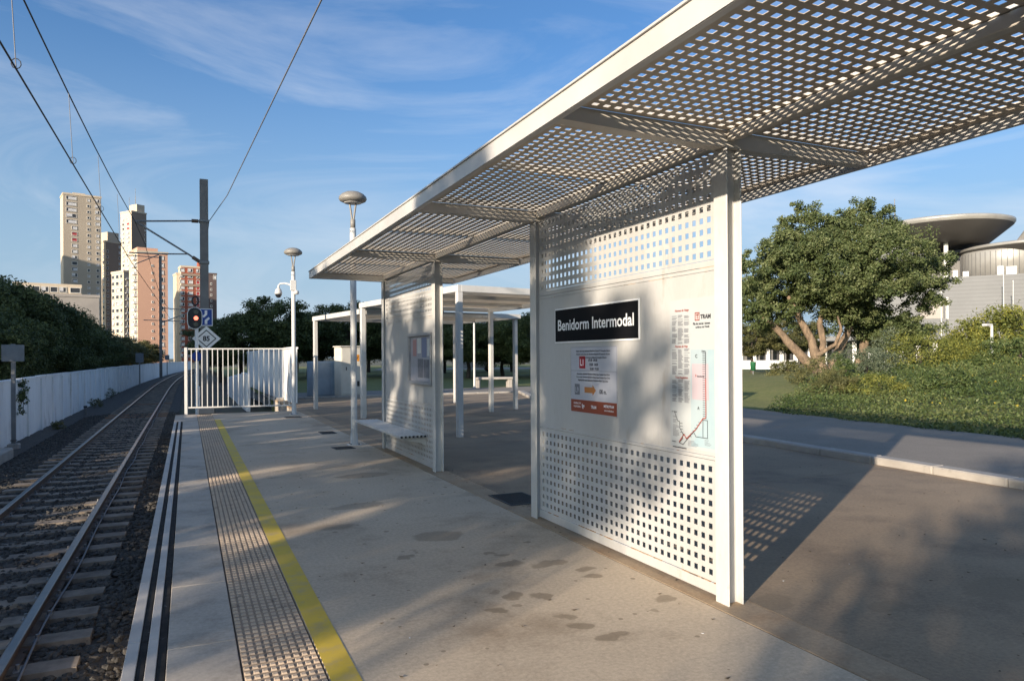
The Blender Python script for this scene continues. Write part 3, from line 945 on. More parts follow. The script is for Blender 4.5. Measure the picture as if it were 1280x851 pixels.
# service notice
nt = thing('service_notice', 'small white service notice with red line badge and orange arrow', 'notice', (XW, 5.07, 1.07))
MB().box(XW - .004, XW - .0005, 4.700, 5.434, 1.066, 1.625).build('sheet', 'print_sheet', nt)
Yn, Zn, Xn = 5.434, 1.066, XW - .0052
pr_lines('rule', [[(.004, .14), (.004, .555), (.730, .555), (.730, .14)], [(.004, .355), (.730, .355)]], .0025, Xn, Yn, Zn, 'print_grey', nt)
tx1 = ['Horaris dels trens destinació Benidorm-Estació El Campello-Alacant', 'Horarios trenes dirección Benidorm-Estación El Campello-Alicante', 'Train times to Benidorm-Station El Campello-Alicante']
tx2 = ['Altres trens destinació Benidorm-Altea-Calp-Teulada-Gata-Dénia', 'Otros trenes dirección Benidorm-Altea-Calpe-Teulada-Gata-Dénia', 'Replacement trains destination Benidorm-Altea-Calp-Dénia']
it = [(s, .367, .515 - .027 * i, .0215, .0005, .92, 'CENTER') for i, s in enumerate(tx1)]
it += [(s, .367, .322 - .026 * i, .0215, .0005, .92, 'CENTER') for i, s in enumerate(tx2)]
it += [('07:58  09:58', .30, .435, .030, .0009, .95, 'LEFT'), ('13:58  14:58', .31, .399, .030, .0009, .95, 'LEFT'), ('18:58  19:58', .32, .363, .030, .0009, .95, 'LEFT'), ('100 m.', .46, .172, .052, .0014, .85, 'LEFT')]
pr_text('lettering', it, Xn, Yn, Zn, 'print_ink', nt)
pr_rects('line_badge', [(.15, .375, .25, .478)], Xn, Yn, Zn, 'print_red', nt)
pr_text('badge_lettering', [('L1', .165, .40, .075, .002, .9, 'LEFT')], Xn - .001, Yn, Zn, 'letter_white', nt)
pr_rects('badge', [(.07, .150, .155, .242)], Xn, Yn, Zn, 'print_grey', nt)
pr_text('badge_lettering', [('L9', .08, .17, .065, .001, .9, 'LEFT')], Xn - .001, Yn, Zn, 'print_sheet', nt)
b = MB().add([(Xn, Yn - u, Zn + v) for u, v in ((.235, .172), (.365, .172), (.365, .15), (.42, .196), (.365, .242), (.365, .22), (.235, .22))], [tuple(range(7))])
b.build('arrow', 'print_orange', nt)
pr_rects('band', [(.004, .004, .730, .108)], Xn, Yn, Zn, 'print_brick', nt)
pr_text('band_lettering', [('GENERALITAT', .05, .07, .022, .0003, .9, 'LEFT'), ('VALENCIANA', .05, .042, .022, .0003, .9, 'LEFT'), ('fgv', .19, .045, .045, .001, .9, 'LEFT'), ('TRAM', .34, .045, .036, .001, .9, 'LEFT'),
                           ('METROTRAM', .54, .066, .028, .001, .9, 'LEFT'), ('www.tramalicante.es', .545, .036, .020, .0003, .85, 'LEFT')], Xn - .001, Yn, Zn, 'letter_white', nt)

# route map poster
mp_ = thing('route_map', 'tall pale blue tram route map with red and blue lines', 'map poster', (XW, 3.78, 0.92))
Ym, Zm, Xm = 4.03, 0.925, XW - .0035
MB().box(XW - .003, XW - .0004, 3.560, 4.030, 0.925, 1.925).build('sheet', 'map_sheet', mp_)
pr_rects('sea_print', [(.22, .02, .47, .66)], Xm, Ym, Zm, 'map_blue', mp_)
b = MB()
cst = [(.40, .655), (.385, .6), (.395, .55), (.40, .48), (.395, .40), (.41, .34), (.40, .27), (.37, .21), (.33, .14), (.26, .06), (.22, .02)]
for (u0, v0), (u1, v1) in zip(cst[:-1], cst[1:]):
    b.add([(Xm - .0008, Ym - u, Zm + v) for u, v in ((u0, v0), (.47, v0), (.47, v1), (u1, v1))], [(0, 1, 2, 3)])
b.build('coast_print', 'map_sea', mp_)
pr_rects('zone_print', [(.235, .33, .40, .565)], Xm - .0014, Ym, Zm, 'map_pink', mp_)
rr = []
rb = random.Random(5)
for vb, vt in ((.70, .895), (.49, .665), (.30, .455)):
    for cidx in range(3):
        uu = .025 + cidx * .066
        v = vt - rb.uniform(0, .012)
        while v > vb:
            if rb.random() < .82:
                rr.append((uu, v, uu + rb.uniform(.035, .058), v + .0032))
            v -= .0068
for v in np.arange(.07, .21, .0075):
    if rb.random() < .8:
        rr.append((.03, v, .03 + rb.uniform(.03, .075), v + .003))
for v in (.05, .042, .034, .026, .018):
    rr.append((.19, v, .19 + rb.uniform(.05, .11), v + .003))
    rr.append((.36, v + .02, .36 + rb.uniform(.03, .08), v + .0225))
tag(pr_rects('fine_print', rr, Xm - .0022, Ym, Zm, 'print_grey', mp_), kind='stuff')
pr_text('heading', [('Normes de Viatge', .06, .918, .022, .0003, .9, 'LEFT'), ('Normas de Viaje', .06, .675, .022, .0003, .9, 'LEFT'), ('Travel Regulations', .06, .465, .020, .0003, .9, 'LEFT'), ('B', .27, .48, .022, .0004, 1, 'LEFT')], Xm - .0022, Ym, Zm, 'print_redtext', mp_)
pr_text('lettering', [('TRAM', .325, .86, .038, .0015, 1, 'LEFT'), ('Pla de xarxa i zones', .25, .822, .022, .0006, .95, 'LEFT'), ('tarifàries del TRAM', .275, .80, .018, .0003, .95, 'LEFT'), ('C', .27, .605, .032, .0008, 1, 'LEFT'), ('A', .29, .265, .03, .0005, 1, 'LEFT'), ('Dénia', .335, .642, .016, .0004, 1, 'LEFT'),
                      ('Benidorm', .29, .478, .017, .0006, 1, 'LEFT'), ('St. Vicent', .02, .232, .014, .0003, 1, 'LEFT'), ('Luceros', .02, .028, .014, .0003, 1, 'LEFT')], Xm - .0022, Ym, Zm, 'print_ink', mp_)
pr_lines('logo', [[(.272, .852), (.312, .852), (.312, .900), (.272, .900), (.272, .852)], [(.283, .888), (.303, .888)], [(.293, .888), (.293, .862)]], .006, Xm - .0022, Ym, Zm, 'print_redtext', mp_)
pr_lines('red_line', [[(.375, .47), (.375, .215), (.345, .21), (.275, .135), (.175, .062), (.15, .09), (.10, .035)]], .007, Xm - .003, Ym, Zm, 'print_redtext', mp_)
pr_lines('dark_line', [[(.375, .64), (.375, .47)], [(.05, .235), (.085, .175), (.105, .172), (.105, .13), (.14, .09), (.135, .06), (.10, .028), (.14, .02), (.25, .115), (.275, .085), (.31, .085)], [(.345, .085), (.345, .20), (.39, .20), (.39, .085), (.31, .085)]], .0045, Xm - .0034, Ym, Zm, 'print_ink', mp_)
tk = [(.345, v, .372, v + .0035) for v in np.arange(.225, .635, .0145)]
tk += [(.11, v, .14, v + .003) for v in (.1, .12, .14, .16)] + [(.20 + i * .02, .08 + i * .02, .23 + i * .02, .083 + i * .02) for i in range(6)]
tag(pr_rects('stop_tick', tk, Xm - .0038, Ym, Zm, 'print_ink', mp_), kind='stuff')
pr_rects('torn_edge', [(.02, -.009, .17, -.002)], XW - .0008, Ym, Zm, 'print_ink', mp_)

# notice board on the far wall
nb = thing('notice_board', 'aluminium framed glass notice board with pinned papers', 'notice board', (XW, 9.79, 1.15))
b = MB()
for a_ in ((9.24, 10.345, 1.155, 1.195), (9.24, 10.345, 1.845, 1.885), (9.24, 9.285, 1.196, 1.844), (10.30, 10.345, 1.196, 1.844)):
    b.box(XW - .05, XW - .001, *a_, bev=.004)
b.build('frame', 'alu', nb)
MB().box(XW - .012, XW - .001, 9.29, 10.295, 1.20, 1.84).build('back_board', 'paper_grey', nb)
for u0, v0, u1, v1, m in ((.12, .36, .30, .60, 'paper_red'), (.34, .40, .52, .62, 'sign_white'), (.56, .34, .78, .62, 'paper_blue'), (.36, .05, .62, .32, 'paper_dark'), (.64, .05, .95, .31, 'paper_dark'), (.10, .06, .32, .32, 'paper_grey'), (.80, .36, .96, .6, 'sign_white')):
    pr_rects('paper', [(u0, v0, u1, v1)], XW - .0135, 10.295, 1.20, m, nb)
pr_rects('pane', [(0, 0, 1.009, .644)], XW - .034, 10.297, 1.198, 'clear_pane', nb)

# bench fixed to the far wall
bench = thing('slatted_bench', 'white slatted metal bench fixed along the shelter wall', 'bench', (2.86, 10.9, 0.0))
for i in range(7):
    x = 2.655 + i * .056
    b = MB().box(x, x + .043, 9.52, 12.36, .422, .462, bev=.004)
    o = b.build('slat', 'white_paint', bench)
    MB().box(x + .006, x + .037, 9.518, 9.522, .428, .456).build('end_shade', 'sign_black', o)  # black plate stands in for the shade inside the hollow slat
for yy in (9.60, 10.9, 12.2):
    b = MB()
    pr = [(2.70, .421), (3.05, .421), (3.05, .30), (2.98, .34), (2.74, .39)]
    n = 5
    vs = [(x, yy, z) for x, z in pr] + [(x, yy + .04, z) for x, z in pr]
    b.add(vs, [tuple(range(n)), tuple(range(n, 2 * n))[::-1]] + [(i, n + i, n + (i + 1) % n, (i + 1) % n) for i in range(n)])
    b.build('bracket', 'white_paint', bench)

# ------------------------------------------------------------------ pergolas behind
def pergola(label, x0, x1, y0, y1, top, posts):
    p = thing('pergola', label, 'pergola', (4.78, 12.9, 0), R_(8), group=None)
    for px_, py_ in posts:
        MB().box(px_ - .055, px_ + .055, py_ - .055, py_ + .055, -.004, top - .13, bev=.006).build('post', 'white_paint', p, world=False)
    for nm, bx in (('front_beam', (x0 - .06, x0 + .02, y0 - .06, y1 + .06)), ('rear_beam', (x1 - .02, x1 + .06, y0 - .06, y1 + .06)),
                   ('side_beam', (x0 + .021, x1 - .021, y0 - .06, y0 + .02)), ('side_beam', (x0 + .021, x1 - .021, y1 - .02, y1 + .06))):
        MB().box(*bx, top - .131, top, bev=.005).build(nm, 'white_paint', p, world=False)
    nb_ = 3
    for i in range(nb_):
        a = y0 + .03 + (y1 - y0 - .06) * i / nb_
        c = y0 + .03 + (y1 - y0 - .06) * (i + 1) / nb_
        MB().box(x0 + .022, x1 - .022, a - .02, a + .02, top - .10, top - .03).build('purlin', 'beam_paint', p, world=False)
        me = perf_mesh('roof_sheet', x1 - x0 - .05, c - a - .02, 0.003, 0.0735, 0.038, 0.03, 0.03, 'roof_paint')
        link_mesh('roof_sheet', me, p, (x0 + .025, a + .01, top - .022), (-PI / 2, 0, 0))
    return p
pergola('white steel pergola with perforated roof, higher and closer to the shelter', 0, 3.75, 0, 5.2, 2.93, [(0, 0), (3.7, 0), (3.7, 5.0), (0, 5.15)])
pergola('white steel pergola with perforated roof, lower, beside the utility cabinets', 0, 4.85, 5.36, 9.15, 2.78, [(0, 9.1), (4.8, 5.45), (4.75, 9.1), (0.12, 5.42)])

# ------------------------------------------------------------------ lamp posts
def lamp(label, x, y, H=4.5):
    L = thing('street_lamp', label, 'street lamp', (x, y, 0), group='mushroom lamps on the platform')
    b = MB().lathe([(.13, -.004), (.13, .012), (.062, .014), (.062, .20), (.055, .22), (.055, H - .66), (.05, H - .65)], (0, 0, 0), 20)
    b.build('pole', 'white_paint', L, world=False)
    for i in range(4):
        w = PI / 4 + i * PI / 2
        MB().lathe([(.014, .012), (.014, .035), (.006, .036)], (.10 * math.cos(w), .10 * math.sin(w), 0), 6).build('anchor_bolt', 'steel_grey', L, world=False)
    MB().lathe([(.045, H - .655), (.045, H - .50), (.03, H - .49)], (0, 0, 0), 14).build('collar', 'lamp_grey', L, world=False)
    for s in (-1, 1):
        v = RT * s
        MB().tube([(v.x * .012, v.y * .012, H - .52), (v.x * .03, v.y * .03, H - .38), (v.x * .06, v.y * .06, H - .18)], .017, 8).build('arm', 'lamp_grey', L, world=False)
    hd = MB().lathe([(.03, H - .205), (.16, H - .20), (.225, H - .17), (.245, H - .135), (.235, H - .095), (.19, H - .05), (.12, H - .015), (.05, H), (.0, H + .002)], (0, 0, 0), 32).build('lamp_head', 'lamp_grey', L, world=False)
    MB().lathe([(.0, H - .212), (.15, H - .209), (.155, H - .203), (.0, H - .202)], (0, 0, 0), 28).build('diffuser', 'lamp_glass', hd, world=False)
    return L
lamp('white lamp post with grey mushroom head beside the slatted bench', 2.68, 12.60, 4.48)
lamp('white lamp post with grey mushroom head beside the white bar gate', 2.65, 20.15, 4.55)

cc = thing('dome_camera', 'white surveillance dome camera on a curved arm of the lamp post', 'camera', (2.65, 20.15, 3.3))
MB().box(-.09, .07, -.085, -.05, .08, .36, bev=.01).build('mount_box', 'white_paint', cc, world=False)
L_ = -RT
pth = [(L_.x * d, L_.y * d - .06, z) for d, z in ((.05, .22), (.12, .25), (.25, .28), (.36, .27), (.41, .22), (.415, .14))]
MB().tube(pth, [.045, .03, .025, .025, .025, .03], 10).build('arm', 'white_paint', cc, world=False)
c0 = (L_.x * .415, L_.y * .415 - .06, 0)
MB().lathe([(.095, -.02), (.10, .02), (.08, .10), (.04, .15)], c0, 20).build('housing', 'white_paint', cc, world=False)
MB().lathe([(.0, -.12), (.04, -.11), (.07, -.08), (.088, -.03), (.088, -.018)], c0, 20).build('dome', 'camera_dome', cc, world=False)
MB().lathe([(.02, -.05), (.06, -.04), (.07, .02), (.05, .06), (0, .065)], (.07, -.09, .02), 16).build('junction_box', 'white_paint', cc, world=False)

# ------------------------------------------------------------------ bar gate at the platform end
ga, gb = Vector((-0.03, 21.72, 0)), Vector((2.80, 21.30, 0))
gate = thing('bar_gate', 'white steel bar gate closing the platform end', 'gate', tuple(ga), math.atan2(gb.y - ga.y, gb.x - ga.x))
GL = (gb - ga).length
MB().box(-.04, .04, -.04, .04, -.06, 1.85, bev=.008).build('post', 'white_paint', gate, world=False)
MB().box(GL - .04, GL + .04, -.04, .04, -.02, 1.85, bev=.008).build('post', 'white_paint', gate, world=False)
MB().box(.04, GL - .04, -.02, .02, 1.79, 1.83, bev=.004).build('top_rail', 'white_paint', gate, world=False)
MB().box(.04, GL - .04, -.02, .02, .16, .20, bev=.004).build('bottom_rail', 'white_paint', gate, world=False)
for i in range(20):
    x = GL * (i + 1) / 21
    MB().box(x - .011, x + .011, -.011, .011, .20, 1.79).build('bar', 'white_paint', gate, world=False)

# drain grates
def grate(label, x, y, w, d, rot=0):
    gx = thing('drain_grate', label, 'drain grate', (x, y, 0), rot)
    b = MB()
    for q in ((-w / 2, w / 2, -d / 2, -d / 2 + .02), (-w / 2, w / 2, d / 2 - .02, d / 2), (-w / 2, -w / 2 + .02, -d / 2 + .02, d / 2 - .02), (w / 2 - .02, w / 2, -d / 2 + .02, d / 2 - .02)):
        b.box(*q, .0005, .007)
    b.build('frame', 'grate', gx, world=False)
    MB().box(-w / 2 + .021, w / 2 - .021, -d / 2 + .021, d / 2 - .021, .0003, .002).build('pit_shade', 'sign_black', gx, world=False)  # flat black sheet gives the dark of a hole under the bars
    n = int(d / .035)
    for i in range(n):
        yy = -d / 2 + .03 + (d - .06) * i / (n - 1)
        MB().box(-w / 2 + .02, w / 2 - .02, yy - .006, yy + .006, .0025, .006).build('bar', 'grate', gx, world=False)
grate('square black drain grate between the two wall panels', 3.25, 7.0, .42, .62)
grate('flat black cover plate beside the lamp post near the bench', 2.42, 12.25, .34, .36, R_(3))
grate('small dark cover plate beyond the lamp post near the bench', 2.62, 14.9, .3, .5)
grate('narrow dark cover beside the gate lamp post', 2.5, 19.2, .4, .4)

# ------------------------------------------------------------------ overhead line
def at(x, y, D):
    """world point seen at photo position (x, y) at depth D along the view; used to lay the place out"""
    u, v = x - 640.0, -(y - 445.56)
    c, s = math.cos(ROLL), math.sin(ROLL)
    u2, v2 = u * c + v * s, -u * s + v * c
    return Vector((0, 0, EYE)) + F_ * D + RT * (u2 * D / 888.0) + UP * (v2 * D / 888.0)

cp_ = thing('catenary_pole', 'tall grey steel overhead line pole with arm reaching over the track', 'pole', (0.62, 29.96, -0.55))
b = MB()
b.box(.62 - .15, .62 + .15, 29.96 - .14, 29.96 - .125, -.55, 8.45).box(.62 - .15, .62 + .15, 29.96 + .125, 29.96 + .14, -.55, 8.45).box(.62 - .008, .62 + .008, 29.96 - .125, 29.96 + .125, -.55, 8.45)
b.build('mast', 'pole_grey', cp_)
MB().tube([(.47, 29.96, 6.84), (.2, 29.96, 6.83), (-1.75, 29.96, 6.68)], .032, 8).build('top_tube', 'steel_grey', cp_)
MB().tube([(.47, 29.96, 5.25), (.1, 29.96, 5.52), (-1.72, 29.96, 6.66)], .034, 8).build('diagonal_tube', 'steel_grey', cp_)
MB().tube([(.05, 29.96, 5.55), (-1.0, 29.96, 5.50), (-1.95, 29.96, 5.50)], .026, 8).build('registration_tube', 'steel_grey', cp_)
MB().tube([(-.95, 29.96, 5.47), (-1.75, 29.96, 5.08)], .018, 6).build('steady_arm', 'steel_grey', cp_)
for x, z in ((.30, 6.835), (.33, 5.36)):
    MB().tube([(x + .12, 29.96, z + (.08 if z < 6 else 0) * -1), (x - .12, 29.96, z + (.08 if z < 6 else 0))], .07, 8).build('insulator', 'rail_side', cp_)
for z in (6.84, 5.25):
    MB().box(.44, .80, 29.78, 30.14, z - .05, z + .05, bev=.01).build('clamp', 'steel_grey', cp_)
MB().box(.30, .94, 29.64, 30.28, -.66, -.35, bev=.03).build('footing', 'kerb_stone', cp_)

fp = at(201, 440, 75)
fm = thing('catenary_pole', 'distant slim overhead line pole among the pink towers and trees', 'pole', (fp.x, fp.y, -0.6))
MB().box(fp.x - .14, fp.x + .14, fp.y - .14, fp.y + .14, -.6, 12.4).build('mast', 'pole_grey', fm)
MB().tube([(fp.x, fp.y, 6.9), (fp.x + 3.2, fp.y, 6.7)], .05, 6).build('top_tube', 'steel_grey', fm)
MB().tube([(fp.x, fp.y, 5.3), (fp.x + 3.0, fp.y, 6.6)], .06, 6).build('diagonal_tube', 'steel_grey', fm)
MB().tube([(fp.x - 1.6, fp.y, 5.6), (fp.x + 3.0, fp.y, 5.5)], .045, 6).build('registration_tube', 'steel_grey', fm)
MB().tube([(fp.x, fp.y, 12.2), (fp.x - 3.2, fp.y, 12.3)], .05, 6).build('top_tube', 'steel_grey', fm)

def wire(name, label, pts, r, m, cat='overhead wire'):
    o = MB().tube(pts, r, 5, caps=False).build(name, m)
    return tag(o, label, cat)
def cat_z(y, lo, hi):
    t = (y + 5) / 35.0
    return lo + (hi - lo) * (2 * t - 1) ** 2
wire('contact_wire', 'black contact wire, lower of the two over the track', [(-1.80, y, 4.9 + .004 * y) for y in (-12, 0, 10, 20, 29.96)] + [(-1.55 + tx(y) * .9, y, 5.05) for y in (50, 70, 83.5)], .012, 'wire')
mz = [(-1.98 + .008 * y, y, 6.18 + max(0, y - 12) ** 2 * .0016) for y in range(-12, 30, 3)] + [(-1.74, 29.96, 6.66)]
mz += [(-1.6 + tx(y) * .9, y, 5.75 + ((y - 57) / 27.0) ** 2 * .9) for y in range(34, 84, 4)]
wire('catenary_wire', 'black messenger wire, upper of the two over the track', mz, .012, 'wire')
for (yy, zl, zh), wd_ in zip(((9.95, 4.94, 6.19), (14.5, 4.96, 6.2), (19.0, 4.98, 6.26), (24.0, 5.0, 6.42)), ('over the platform foreground', 'before the pale tower', 'before the second tower', 'next to the pole arm')):
    d = thing('dropper', 'thin dropper wire hanging between the two track wires ' + wd_, 'overhead wire', (-1.85, yy, zl))
    MB().tube([(-1.80, yy, zl), (-1.86, yy, zh)], .006, 5).build('strand', 'wire_light', d)
    MB().tube([(-1.80 + .05 * math.sin(w), yy, zl + .06 - .06 * math.cos(w)) for w in np.linspace(0, 2 * PI, 10)], .006, 5).build('loop', 'wire', d)
wire('feeder_wire', 'grey feeder wire slanting from the pole top across the sky', [(.80, 29.96, 6.86), (1.22, 25, 6.87), (1.72, 14.8, 6.98), (1.905, 11.0, 7.02), (2.4, 0, 7.1)], .014, 'wire_light', 'overhead wire')
wire('feeder_wire', 'grey feeder wire running on behind the pole', [(.80, 29.96, 6.86), (.9, 50, 6.5), (1.4, 84, 6.9)], .012, 'wire_light', 'overhead wire')

# ------------------------------------------------------------------ signal and signs at the platform end
sgn = at(246, 445, 25.6)
sig = thing('railway_signal', 'black railway signal with a lit red lamp', 'signal', (sgn.x, sgn.y, -0.55))
MB().tube([(sgn.x, sgn.y, -.55), (sgn.x, sgn.y, 2.75)], .06, 12).build('post', 'sign_white', sig)
def stadium(w, h, n=10):
    r = w / 2
    p = [(r * math.cos(t), h / 2 - r + r * math.sin(t)) for t in np.linspace(0, PI, n)]
    return p + [(r * math.cos(t), -h / 2 + r + r * math.sin(t)) for t in np.linspace(PI, 2 * PI, n)]
def plate(pts, cx, cz, y0, y1):
    n = len(pts)
    return MB().add([(cx + u, y0, cz + v) for u, v in pts] + [(cx + u, y1, cz + v) for u, v in pts],
                    [tuple(range(n)), tuple(range(n, 2 * n))[::-1]] + [(i, n + i, n + (i + 1) % n, (i + 1) % n) for i in range(n)])
hz = 2.99
plate(stadium(.50, .80), sgn.x - .06, hz, sgn.y - .10, sgn.y - .07).build('border', 'sign_white', sig)
plate(stadium(.455, .755), sgn.x - .06, hz, sgn.y - .105, sgn.y - .101).build('target_board', 'sign_black', sig)
for dz, m in ((.22, 'camera_dome'), (0.0, 'red_lamp'), (-.22, 'camera_dome')):
    MB().tube([(sgn.x - .02, sgn.y - .105, hz + dz), (sgn.x - .02, sgn.y - .14, hz + dz)], .075 if m == 'red_lamp' else .085, 16).build('lens', m, sig)
for dz in (.22, 0, -.22):
    MB().tube([(sgn.x - .02 + .1 * math.cos(t), sgn.y - .16, hz + dz + .1 * math.sin(t)) for t in np.linspace(0, PI, 8)], .012, 5).build('hood', 'sign_black', sig)
lp = [(sgn.x - .04 + .10 * math.cos(t), sgn.y, 3.62 + .16 * math.sin(t)) for t in np.linspace(0, 2 * PI, 14)]
MB().tube(lp, .03, 6, caps=False).build('cable_loop', 'sign_black', sig)
MB().tube([(sgn.x - .04, sgn.y, 3.45), (sgn.x - .04, sgn.y, 2.7)], .025, 6).build('cable', 'sign_black', sig)
MB().box(sgn.x - .05, sgn.x + .10, sgn.y - .1, sgn.y + .1, -.2, .55, bev=.03).build('relay_box', 'sign_white', sig)
plate([(.17 * math.cos(t), .17 * math.sin(t)) for t in np.linspace(0, 2 * PI, 20, endpoint=False)], sgn.x - .0, 1.62, sgn.y - .09, sgn.y - .07).build('blue_disc', 'sign_blue', sig)

bs = at(257.5, 396.5, 27.1)
sb = thing('junction_sign', 'blue rectangular sign with white staggered path mark on the pole', 'sign', (bs.x, bs.y, bs.z - .33))
MB().box(bs.x - .235, bs.x + .235, bs.y - .01, bs.y + .01, bs.z - .33, bs.z + .33, bev=.004).build('border', 'sign_white', sb)
MB().box(bs.x - .205, bs.x + .205, bs.y - .014, bs.y - .0105, bs.z - .30, bs.z + .30).build('face', 'sign_blue', sb)
def flat(name, polys, cx, cz, y, m, parent, world=True):
    b = MB()
    for p in polys:
        b.add([(cx + u, y, cz + v) for u, v in p], [tuple(range(len(p)))])
    return b.build(name, m, parent, world)
flat('path_mark', [[(-.045, .26), (.045, .26), (.045, .10), (-.08, -.02), (-.13, .04), (-.045, .12)]], bs.x, bs.z, bs.y - .016, 'sign_white', sb)
flat('path_mark', [[(-.045, -.26), (.045, -.26), (.045, -.14), (.14, -.05), (.09, .01), (-.045, -.11)]], bs.x, bs.z, bs.y - .016, 'sign_white', sb)
MB().box(bs.x - .03, bs.x + .03, bs.y + .011, 29.83, bs.z - .05, bs.z + .05).build('bracket', 'steel_grey', sb)

ds = at(258, 423, 26.9)
dm = thing('speed_sign', 'white diamond speed board with black border reading 85', 'sign', (ds.x, ds.y, ds.z - .5))
def dia(r, k=.94):
    return [(0, r * k), (-r, 0), (0, -r * k), (r, 0)]
plate(dia(.50), ds.x, ds.z, ds.y - .01, ds.y + .01).build('board', 'sign_white', dm)
flat('black_border', [dia(.355)], ds.x, ds.z, ds.y - .0125, 'sign_black', dm)
flat('inner_face', [dia(.305)], ds.x, ds.z, ds.y - .015, 'sign_white', dm)
t = text_mb('85', .26, .010, .95, 'CENTER')
MB().add([(ds.x + x, ds.y - .018, ds.z - .09 + y) for x, y, z in t.v], t.f).build('lettering', 'sign_black', dm)
MB().box(ds.x - .03, ds.x + .03, ds.y + .011, 29.83, ds.z - .05, ds.z + .05).build('bracket', 'steel_grey', dm)

# track side sign backs along the left wall
for (x, y, h, w, ph, lab) in ((-3.80, 20.5, 1.92, .46, .42, 'grey sign seen from behind on a post before the white wall'),
                              (-3.35, 62.0, 2.0, .55, .75, 'far dark sign on a post before the white wall'),
                              (-2.2, 95.0, 2.0, .5, .6, 'most distant sign on a post where the wall bends')):
    q = thing('trackside_sign', lab, 'sign', (x, y, -.5))
    MB().box(x - .045, x + .045, y - .03, y + .03, -.6, h, bev=.006).build('post', 'steel_grey', q)
    MB().box(x - w / 2, x + w / 2, y - .055, y - .031, h - ph, h - .02, bev=.004).build('plate', 'sign_back', q)
    if y < 30:
        MB().box(x - .12, x + .12, y - .12, y + .12, -.62, -.47, bev=.02).build('footing', 'kerb_stone', q)
        MB().box(x - .06, x + .06, y - .06, y + .06, -.40, -.385).build('band', 'sign_black', q)
mk = thing('marker_post', 'short dark marker post in the ballast by the wall', 'post', (-3.55, 31.5, -.6))
MB().box(-3.60, -3.50, 31.45, 31.55, -.62, -.30, bev=.01).build('stub', 'pole_grey', mk)
MB().box(-3.61, -3.49, 31.44, 31.56, -.30, -.24, bev=.01).build('cap', 'sign_black', mk)

# white walls behind the gate
w1 = thing('garden_wall', 'tall white wall behind the bar gate', 'wall', (3.3, 30, -.4))
for i in range(6):
    ya, yb = 25.2 + i * 2.9, 25.2 + (i + 1) * 2.9
    xa, xb = 3.36 - i * .035, 3.36 - (i + 1) * .035
    b = MB()
    for z0, z1, w in ((-.6, 1.85, .07), (1.851, 1.92, .10)):
        b.add([(xa - w, ya + .006, z0), (xb - w, yb - .006, z0), (xb + w, yb - .006, z0), (xa + w, ya + .006, z0), (xa - w, ya + .006, z1), (xb - w, yb - .006, z1), (xb + w, yb - .006, z1), (xa + w, ya + .006, z1)],
              [(3, 2, 1, 0), (4, 5, 6, 7), (0, 1, 5, 4), (1, 2, 6, 5), (2, 3, 7, 6), (3, 0, 4, 7)])
    b.build('wall_panel', 'wall_white', w1)
w2 = thing('retaining_wall', 'low white retaining wall beyond the signal post', 'wall', (2.2, 34, -.5))
for i in range(5):
    ya = 29.8 + i * 3
    zt = .93 - i * .12
    MB().box(2.12, 2.26, ya + .005, ya + 2.995, -.65, zt, bev=.01).build('wall_panel', 'wall_white', w2)

# utility cabinets
c1 = thing('utility_cabinet', 'cream utility cabinet with orange warning sticker and two doors', 'cabinet', (5.85, 28.2, 0), R_(12))
MB().box(-.62, .62, -.30, .40, -.62, .06, bev=.01).build('plinth', 'kerb_stone', c1, world=False)
cb1 = MB().box(-.5, .5, -.28, .38, .06, 1.95, bev=.02).build('body', 'cabinet_cream', c1, world=False)
MB().box(-.55, .55, -.33, .42, 1.951, 2.0, bev=.02).build('roof', 'cabinet_cream', c1, world=False)
MB().box(-.46, .46, -.30, -.281, .12, 1.24, bev=.006).build('door', 'cabinet_cream', c1, world=False)
MB().box(-.46, .46, -.30, -.281, 1.27, 1.90, bev=.006).build('door', 'cabinet_cream', c1, world=False)
MB().box(.10, .26, -.306, -.301, 1.40, 1.66).build('sticker', 'sticker_orange', c1, world=False)
flat('sticker_mark', [[(.14, 1.48), (.20, 1.60), (.23, 1.60), (.17, 1.48)]], 0, 0, -.308, 'sign_black', c1, False)
MB().box(.16, .26, -.318, -.301, .42, .62, bev=.004).build('handle', 'sign_black', c1, world=False)
MB().box(-.30, -.27, -.315, -.301, 1.05, 1.18).build('lock', 'sign_black', c1, world=False)
c2 = thing('utility_cabinet', 'lower blue grey utility cabinet beside the cream one', 'cabinet', (4.92, 28.9, 0), R_(12))
MB().box(-.55, .5, -.3, .4, -.6, .03).build('plinth', 'kerb_stone', c2, world=False)
MB().box(-.52, .46, -.28, .38, .03, 1.40, bev=.02).build('body', 'cabinet_blue', c2, world=False)
MB().box(-.48, .20, -.30, -.281, .08, 1.35, bev=.006).build('door', 'cabinet_blue', c2, world=False)
MB().box(.22, .42, -.30, -.281, .08, 1.35, bev=.006).build('door', 'cabinet_blue', c2, world=False)
MB().box(-.45, -.36, -.312, -.301, 1.2, 1.26).build('hinge', 'sign_black', c2, world=False)

